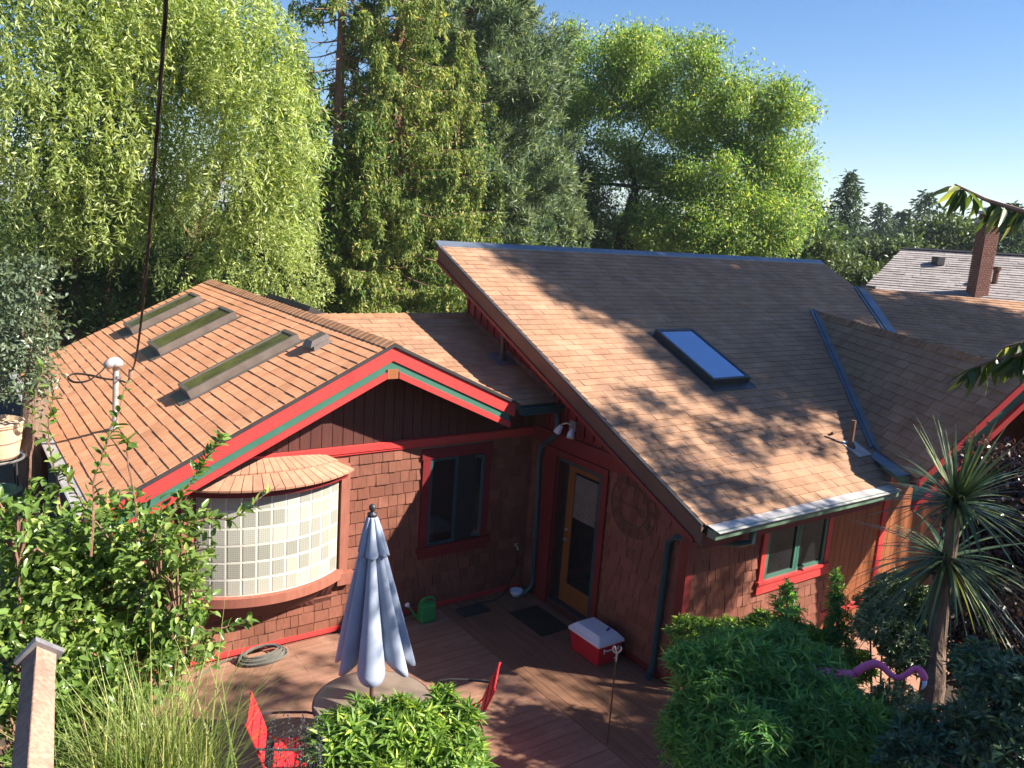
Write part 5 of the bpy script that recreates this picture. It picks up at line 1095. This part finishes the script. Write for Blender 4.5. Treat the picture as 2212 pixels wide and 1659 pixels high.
# whorled bushes
def whorls(Lv, P, D, n=10, ll=.07, lw=.014, up=.55, six=True):
    k = len(P); ax_ = nrm(D*.6+V3(0, 0, .7)+rnd(k)*.35); Q = np.repeat(P, n, 0); X = np.repeat(ax_, n, 0); rd = nrm(np.cross(X, rnd(k*n))); A = nrm(rd*(1-up*.4)+X*rng.uniform(-.1, up+.3, (k*n, 1)))
    Lv.add(Q-X*rng.random((k*n, 1))*.03, A, X, ll*(.6+.6*rng.random(k*n)), lw*(.8+.4*rng.random(k*n)), .12, six, .2)
def wbush(name, label, lm, mat, dens, base, ll=.075, lw=.016, fill=None):
    t = plant(name, label, 'shrub', base); Lv = Leaves(); mb = MB()
    ext = [(c+np.clip(rng.normal(size=3), -1.1, 1.1)*np.array(r)*.5+V3(0, 0, r[2]*.15), np.array(r)*rng.uniform(.22, .42)) for c, r in lm if r[0] > .2 for _ in range(6)]
    for c, r in list(lm)+ext:
        ar = 4*math.pi*(r[0]*r[2]); P, D = shell(int(ar*dens*.9), c, r, .7, -.4); whorls(Lv, P, D, 9, ll, lw, six=ll > .08); P, D = shell(int(ar*dens*.7), c, np.array(r)*.85, .5); whorls(Lv, P, D, 7, ll, lw, six=False)
        for q in range(14 if r[0] > .3 else 0): e = c+rng.normal(size=3)*np.array(r)*.45; mb.tube([base*.3+V3(c[0], c[1], c[2]-r[2])*.7, (c+e)/2-V3(0, 0, .1), e], [.012, .008, .004], 4)
    Lv.build('foliage', L[mat], t); limbs(mb, base, [(V3(c[0], c[1], c[2]-r[2]*.3), .02) for c, r in lm], .03, .05); mb.build('stems', M['bark'], t); return t
wbush('evergreen_bush', 'bright green bush with whorled narrow leaves at the bottom centre before the table', lumps([(750, 1600, 80, 48), (870, 1592, 85, 48), (960, 1612, 75, 48), (730, 1670, 75, 65), (870, 1680, 110, 80), (995, 1690, 60, 60), (910, 1740, 130, 80), (790, 1535, 34, 22), (860, 1530, 30, 20), (960, 1515, 24, 30), (1010, 1550, 26, 26)], 6.4, jit=.15), 'daphne', 190, ground_at(at(870, 1800, 6.6)), .10, .021)
wbush('evergreen_bush', 'large deep green bush with fine whorled leaves at the bottom right', lumps([(1560, 1485, 95, 70), (1650, 1450, 110, 70), (1750, 1490, 90, 60), (1840, 1565, 75, 55), (1530, 1600, 95, 90), (1620, 1590, 130, 100), (1780, 1600, 120, 100), (1740, 1700, 200, 90), (1600, 1410, 70, 40), (1890, 1620, 70, 60)], 7.2, jit=.25), 'daphne2', 150, ground_at(at(1650, 1850, 7.3)), .115, .0155)
wbush('evergreen_bush', 'sunlit low bush along the red shingle wall behind the deep green bush', lumps([(1500, 1370, 55, 30), (1580, 1375, 60, 30), (1660, 1370, 60, 35), (1850, 1440, 40, 30), (1740, 1390, 50, 35)], 8.6, jit=.2), 'daphne', 260, ground_at(at(1600, 1560, 8.8)))
wbush('pale_shrub', 'shrub with pale edged narrow leaves left of the palm-like trunk', lumps([(1930, 1280, 45, 35), (1910, 1350, 60, 50), (1960, 1400, 55, 60), (1985, 1320, 40, 50), (1880, 1300, 30, 20)], 8.4, jit=.2), 'pieris', 330, ground_at(at(1930, 1600, 8.6)), .06, .016)
wbush('pale_shrub', 'sparkling pale edged shrub below the flamingo', lumps([(1890, 1560, 70, 50), (1940, 1510, 45, 30), (1960, 1620, 60, 60)], 7.6, jit=.2), 'pieris', 240, ground_at(at(1920, 1750, 7.6)), .06, .014)
wbush('shadow_shrub', 'dark leafy shrub in shade in the bottom right corner', lumps([(2120, 1440, 50, 50), (2170, 1510, 80, 80), (2060, 1610, 90, 70), (2190, 1640, 90, 80), (1980, 1660, 70, 60)], 6.8, jit=.3), 'shade', 150, ground_at(at(2100, 1850, 6.8)), .075, .022)
def spire(label, px, ytip, ybot, dist, rb, n):
    tip = at(px, ytip, dist); bot = at(px+3, ybot, dist); base = ground_at(bot); t = plant('spire_shrub', label, 'shrub', base); Lv = Leaves(); u = rng.random(n)**.6; a = rng.random(n)*6.283
    ax_ = tip*(1-u)[:, None]+bot*u[:, None]; D = np.stack([np.cos(a), np.sin(a), a*0+.25], 1); r_ = rb*u**.8*rng.uniform(.35, 1.15, n)*(1+.25*np.sin(a*3+u*9)); P = ax_+D*r_[:, None]
    whorls(Lv, P, D, 9, .075, .014, six=False); Lv.build('foliage', L['daphne2'], t); mb = MB().tube([base, bot, tip], [.03, .022, .006], 6)
    for i in range(0, n, 6): mb.tube([ax_[i]-V3(0, 0, .06), P[i]], [.005, .002], 3, cap=False)
    mb.build('stems', M['bark'], t)
spire('dark pointed shrub standing before the red window sill', 1700, 1250, 1480, 8.2, .27, 420)
spire('smaller upright shrub before the orange board wall', 1808, 1225, 1460, 8.5, .17, 260)
# small spiky plant before the flamingo path
b_ = at(1950, 1440, 8.9); t = plant('spiky_plant', 'fan of thin dark green spiky leaves behind the flamingo', 'plant', ground_at(b_))
n = 120; a = rng.random(n)*2*math.pi; sp = rng.uniform(.1, .6, n); d = np.stack([np.cos(a), np.sin(a), a*0], 1); tt = np.linspace(0, 1, 5)[None, :, None]; le = rng.uniform(.4, .75, n)
Lv = Leaves(); Lv.strips((b_+rnd(n)*.03)[:, None]+le[:, None, None]*(d[:, None]*sp[:, None, None]*tt+V3(0, 0, 1)*tt*(1-.2*tt)), np.cross(d, V3(0, 0, 1)), np.full(n, .016)); Lv.build('leaves', L['cordy'], t); MB().tube([ground_at(b_), b_], [.08, .05], 8).build('stem', M['bark'], t)
# cordyline with two heads
cb0 = ground_at(at(2010, 1560, 8.3)); t = plant('cabbage_palm', 'two headed cordyline palm with sword leaves in front of the right gable trim', 'palm', cb0)
h1, h2, kn_ = at(2065, 1085, 7.9), at(2045, 1205, 8.1), at(2032, 1290, 8.2)
MB().tube([cb0, at(2015, 1480, 8.3), at(2020, 1400, 8.3), kn_, h2], [.11, .10, .085, .075, .05], 10).tube([kn_, (kn_+h1)/2+V3(.03, 0, 0), h1], [.07, .06, .05], 8).build('trunk', M['bark'], t)
def head(c, n, ln, nm, lo=-.5, hi=1.0):
    d = nrm(rnd(n*3)); d = d[(d[:, 2] > lo) & (d[:, 2] < hi)][:n]; n = len(d); le = ln*rng.uniform(.55, 1.15, n); m = 7; tt = np.linspace(0, 1, m)[None, :, None]
    path = c+d[:, None]*le[:, None, None]*tt+V3(0, 0, -1)*(le*rng.uniform(.12, .5, n)*(1-np.maximum(d[:, 2], 0)**2))[:, None, None]*tt**2.2; sd = nrm(np.cross(d, V3(0, 0, 1)+rnd(n)*.15))
    Lv = Leaves(); Lv.strips(path, sd, rng.uniform(.024, .038, n)); Lv.build(nm, L['cordy'], t)
head(h1, 210, .80, 'leaf_head', -.15); head(h2, 190, .88, 'leaf_head', -.75, .55)
n = 60; a = rng.random(n)*2*math.pi; d = np.stack([np.cos(a), np.sin(a), a*0], 1); tt = np.linspace(0, 1, 5)[None, :, None]
Lv = Leaves(); Lv.strips(h2-V3(0, 0, .1)+d[:, None]*.16*tt*(1.4-tt)+V3(0, 0, -.36)*tt, np.cross(d, V3(0, 0, 1)), np.full(n, .022)); Lv.build('dead_leaf_skirt', M['twig'], t)
# purple-leaved tree at the right edge
b_ = ground_at(at(2200, 1600, 9.6)); t = plant('purple_tree', 'dark purple leaved tree in shade along the right edge', 'tree', b_)
pl_ = lumps([(2150, 1010, 55, 45), (2200, 1060, 70, 70), (2130, 1110, 70, 60), (2180, 1190, 80, 80), (2110, 1230, 50, 60), (2160, 1300, 80, 70), (2240, 1150, 90, 150), (2230, 1330, 80, 100), (2100, 1400, 60, 70), (2180, 1450, 70, 70)], 9.6, jit=.3)
Lv = Leaves(); clumps(Lv, pl_, 42, 22, .09, .075, .050, .1, lo=.3); Lv.build('crown', L['purple'], t); mb = MB(); mb.tube([b_, b_+(at(2190, 1300, 9.6)-b_)*.7], [.07, .05], 8); limbs(mb, b_+(at(2190, 1300, 9.6)-b_)*.7, [(c, .025) for c, r in pl_], .04, .1); mb.build('trunk', M['bark'], t)
# long-leaved branches reaching in from the right
b_ = V3(5.3, .7, gz(5.3, .7)); t = plant('overhanging_tree', 'branches with long drooping leaves reaching in from the right edge above the roofs', 'tree', b_); fk = V3(5.25, .75, 4.6)
mb = MB(); mb.tube([b_, V3(5.3, .7, 3), fk, V3(5.4, .8, 6.5)], [.12, .1, .07, .03], 8); Lv = Leaves()
for pts, d_, n_ in (([(2330, 500), (2212, 458), (2130, 432), (2062, 398)], 4.0, 44), ([(2330, 760), (2212, 765), (2150, 775), (2090, 800)], 4.1, 52), ([(2300, 700), (2230, 735), (2170, 750)], 4.1, 22)):
    P = np.array([fk]+[at(x_, y_, d_) for x_, y_ in pts]); t_ = np.linspace(0, len(P)-1, 26); C = np.stack([np.interp(t_, range(len(P)), P[:, k]) for k in range(3)], 1); mb.tube(list(C), list(np.linspace(.02, .004, 26)), 6)
    u = 7+np.sort(rng.random(n_))*17.9; i0 = np.minimum(u.astype(int), 24); f_ = (u-i0)[:, None]; Q = C[i0]*(1-f_)+C[i0+1]*f_
    A = nrm(V3(0, 0, -1)+rnd(n_)*.38-RT*.25); Lv.add(Q, A, nrm(rnd(n_)*.6-FW), .125*(.7+.5*rng.random(n_)), .030*(.8+.4*rng.random(n_)), .15, True, .1)
Lv.build('leaves', L['cherry'], t); mb.build('branches', M['twig'], t)
# ------------------------------------------------------------------ trees standing right of the view; their shade falls over roof and deck
def back(px, py, P, n, dist):       # the point on a surface, followed towards the sun
    return onp(px, py, P, n)+sv*dist
def shade_tree(label, base, lst, dens, nl, cr, ll, lw, mat='walnut', lo=.25, lr=.09):
    base = V3(*base, gz(*base)); t = plant('garden_shade_tree', label, 'tree', base); Lv = Leaves(); clumps(Lv, lst, dens, nl, cr, ll, lw, .3, lo=lo); Lv.build('crown', L[mat], t)
    mb = MB(); k = base+V3(0, 0, 4.5); mb.tube([base, k], [.25, .2], 8); limbs(mb, k, [(c, lr) for c, r in lst], .12, .1); mb.build('trunk', M['bark'], t)
zc_, nz = V3(0, 0, 0), V3(0, 0, 1)
big = []
def inpoly(x, y, P_):
    c = False
    for a in range(len(P_)):
        (x0, y0), (x1, y1) = P_[a-1], P_[a]
        if (y0 > y) != (y1 > y) and x < (x1-x0)*(y-y0)/(y1-y0)+x0: c = not c
    return c
shC = [(1070, 530), (1800, 540), (1860, 640), (1790, 700), (1830, 850), (1740, 840), (1640, 810), (1600, 850), (1540, 830), (1470, 770), (1400, 700), (1290, 650), (1180, 600)]
shD = [(1880, 640), (1990, 650), (2100, 672), (2212, 690), (2212, 800), (2000, 745), (1930, 700)]
for k in range(1500):
    px, py = rng.uniform(1080, 2212), rng.uniform(530, 1000)
    if inpoly(px, py, shC): c = back(px, py, pC, nC, 21)
    elif inpoly(px, py, shD): c = back(px, py, v2t, nE, 17)
    else: continue
    if k % 14 and all(np.linalg.norm(c-q[0]) > .62 for q in big): big.append((c, (.62, .62, .62)))
shade_tree('tall tree outside the right edge whose shade covers the brown roofs', (24, -3), big, 8, 16, .22, .26, .15)
md = []
for px, py, r_ in ((1320, 900, .28), (1430, 960, .35), (1560, 930, .35), (1400, 870, .3), (1680, 950, .3), (1480, 1030, .3), (1580, 1050, .28), (1600, 980, .25), (1760, 960, .25), (1700, 890, .4), (1850, 930, .3), (1650, 1060, .2), (1530, 1100, .25)): md.append((back(px, py, pC, nC, 13), (r_, r_, r_)))
for px, py, r_ in ((620, 1500, .28), (520, 1560, .3), (700, 1430, .15), (900, 1410, .2), (1000, 1440, .25), (1120, 1480, .25), (1180, 1560, .25), (1280, 1620, .3), (1360, 1500, .45), (1450, 1560, .5), (1230, 1420, .4), (560, 1480, .2), (480, 1500, .2), (800, 1380, .2), (1320, 1420, .3)): md.append((back(px, py, zc_, nz, 13.5), (r_, r_, r_*.8)))
for px, py, r_ in ((790, 1230, .16), (765, 1330, .18), (775, 1420, .16), (830, 1360, .14), (870, 1300, .10), (815, 1160, .10)): md.append((onp(px, py, V3(3.5, 6.88, 0), V3(-FW[0], -FW[1], 0))+sv*12.5, (r_, r_, r_)))
shade_tree('slender tree outside the right edge that dapples the deck', (15, -4), md, 18, 14, .13, .13, .065, lo=.1, lr=.022)
gd = []
for px, py, r_ in ((1640, 1600, .55), (1560, 1520, .3), (1740, 1540, .35), (2050, 1500, 1.1), (2150, 1400, 1.0), (2180, 1200, 1.0), (2150, 1050, .8), (2060, 1100, .5), (2200, 1600, 1.2), (1950, 1640, .8)): gd.append((at(px, py, 7.2)+sv*9, (r_*.8, r_*.8, r_*.8)))
shade_tree('leafy tree outside the right edge that shades the front garden', (13, -5), gd, 11, 22, .2, .12, .06)


# thin summer haze: far trees and hills fade to blue
hz_ = MB().box((-2300, -60, -22), (2300, 2300, 66)).build('haze', None); hz_.data.materials.clear(); hm = bpy.data.materials.new('haze_air'); hm.use_nodes = True; t_ = hm.node_tree
for n_ in list(t_.nodes): t_.nodes.remove(n_)
pv_ = t_.nodes.new('ShaderNodeVolumePrincipled'); ou = t_.nodes.new('ShaderNodeOutputMaterial'); pv_.inputs['Color'].default_value = (.80, .90, 1.0, 1); pv_.inputs['Density'].default_value = .00035; pv_.inputs['Anisotropy'].default_value = .2
t_.links.new(pv_.outputs[0], ou.inputs['Volume']); hz_.data.materials.append(hm); hz_['kind'] = 'stuff'

# hedge added out of view to block sky light and darken the shaded walls
hd_ = Leaves(); clumps(hd_, [(V3(x_, -7.5+rng.uniform(-.5, .5), z_), (1.8, 1.0, 1.8)) for x_ in np.arange(-20, -3, 2.4) for z_ in (1.5, 4, 6.5, 9, 11)], 3.0, 22, .38, .55, .3, .2)
tag(hd_.build('sky_blocking_hedge', L['dark']), 'added unseen hedge behind the viewpoint that blocks sky light', 'hedge', kind='stuff')
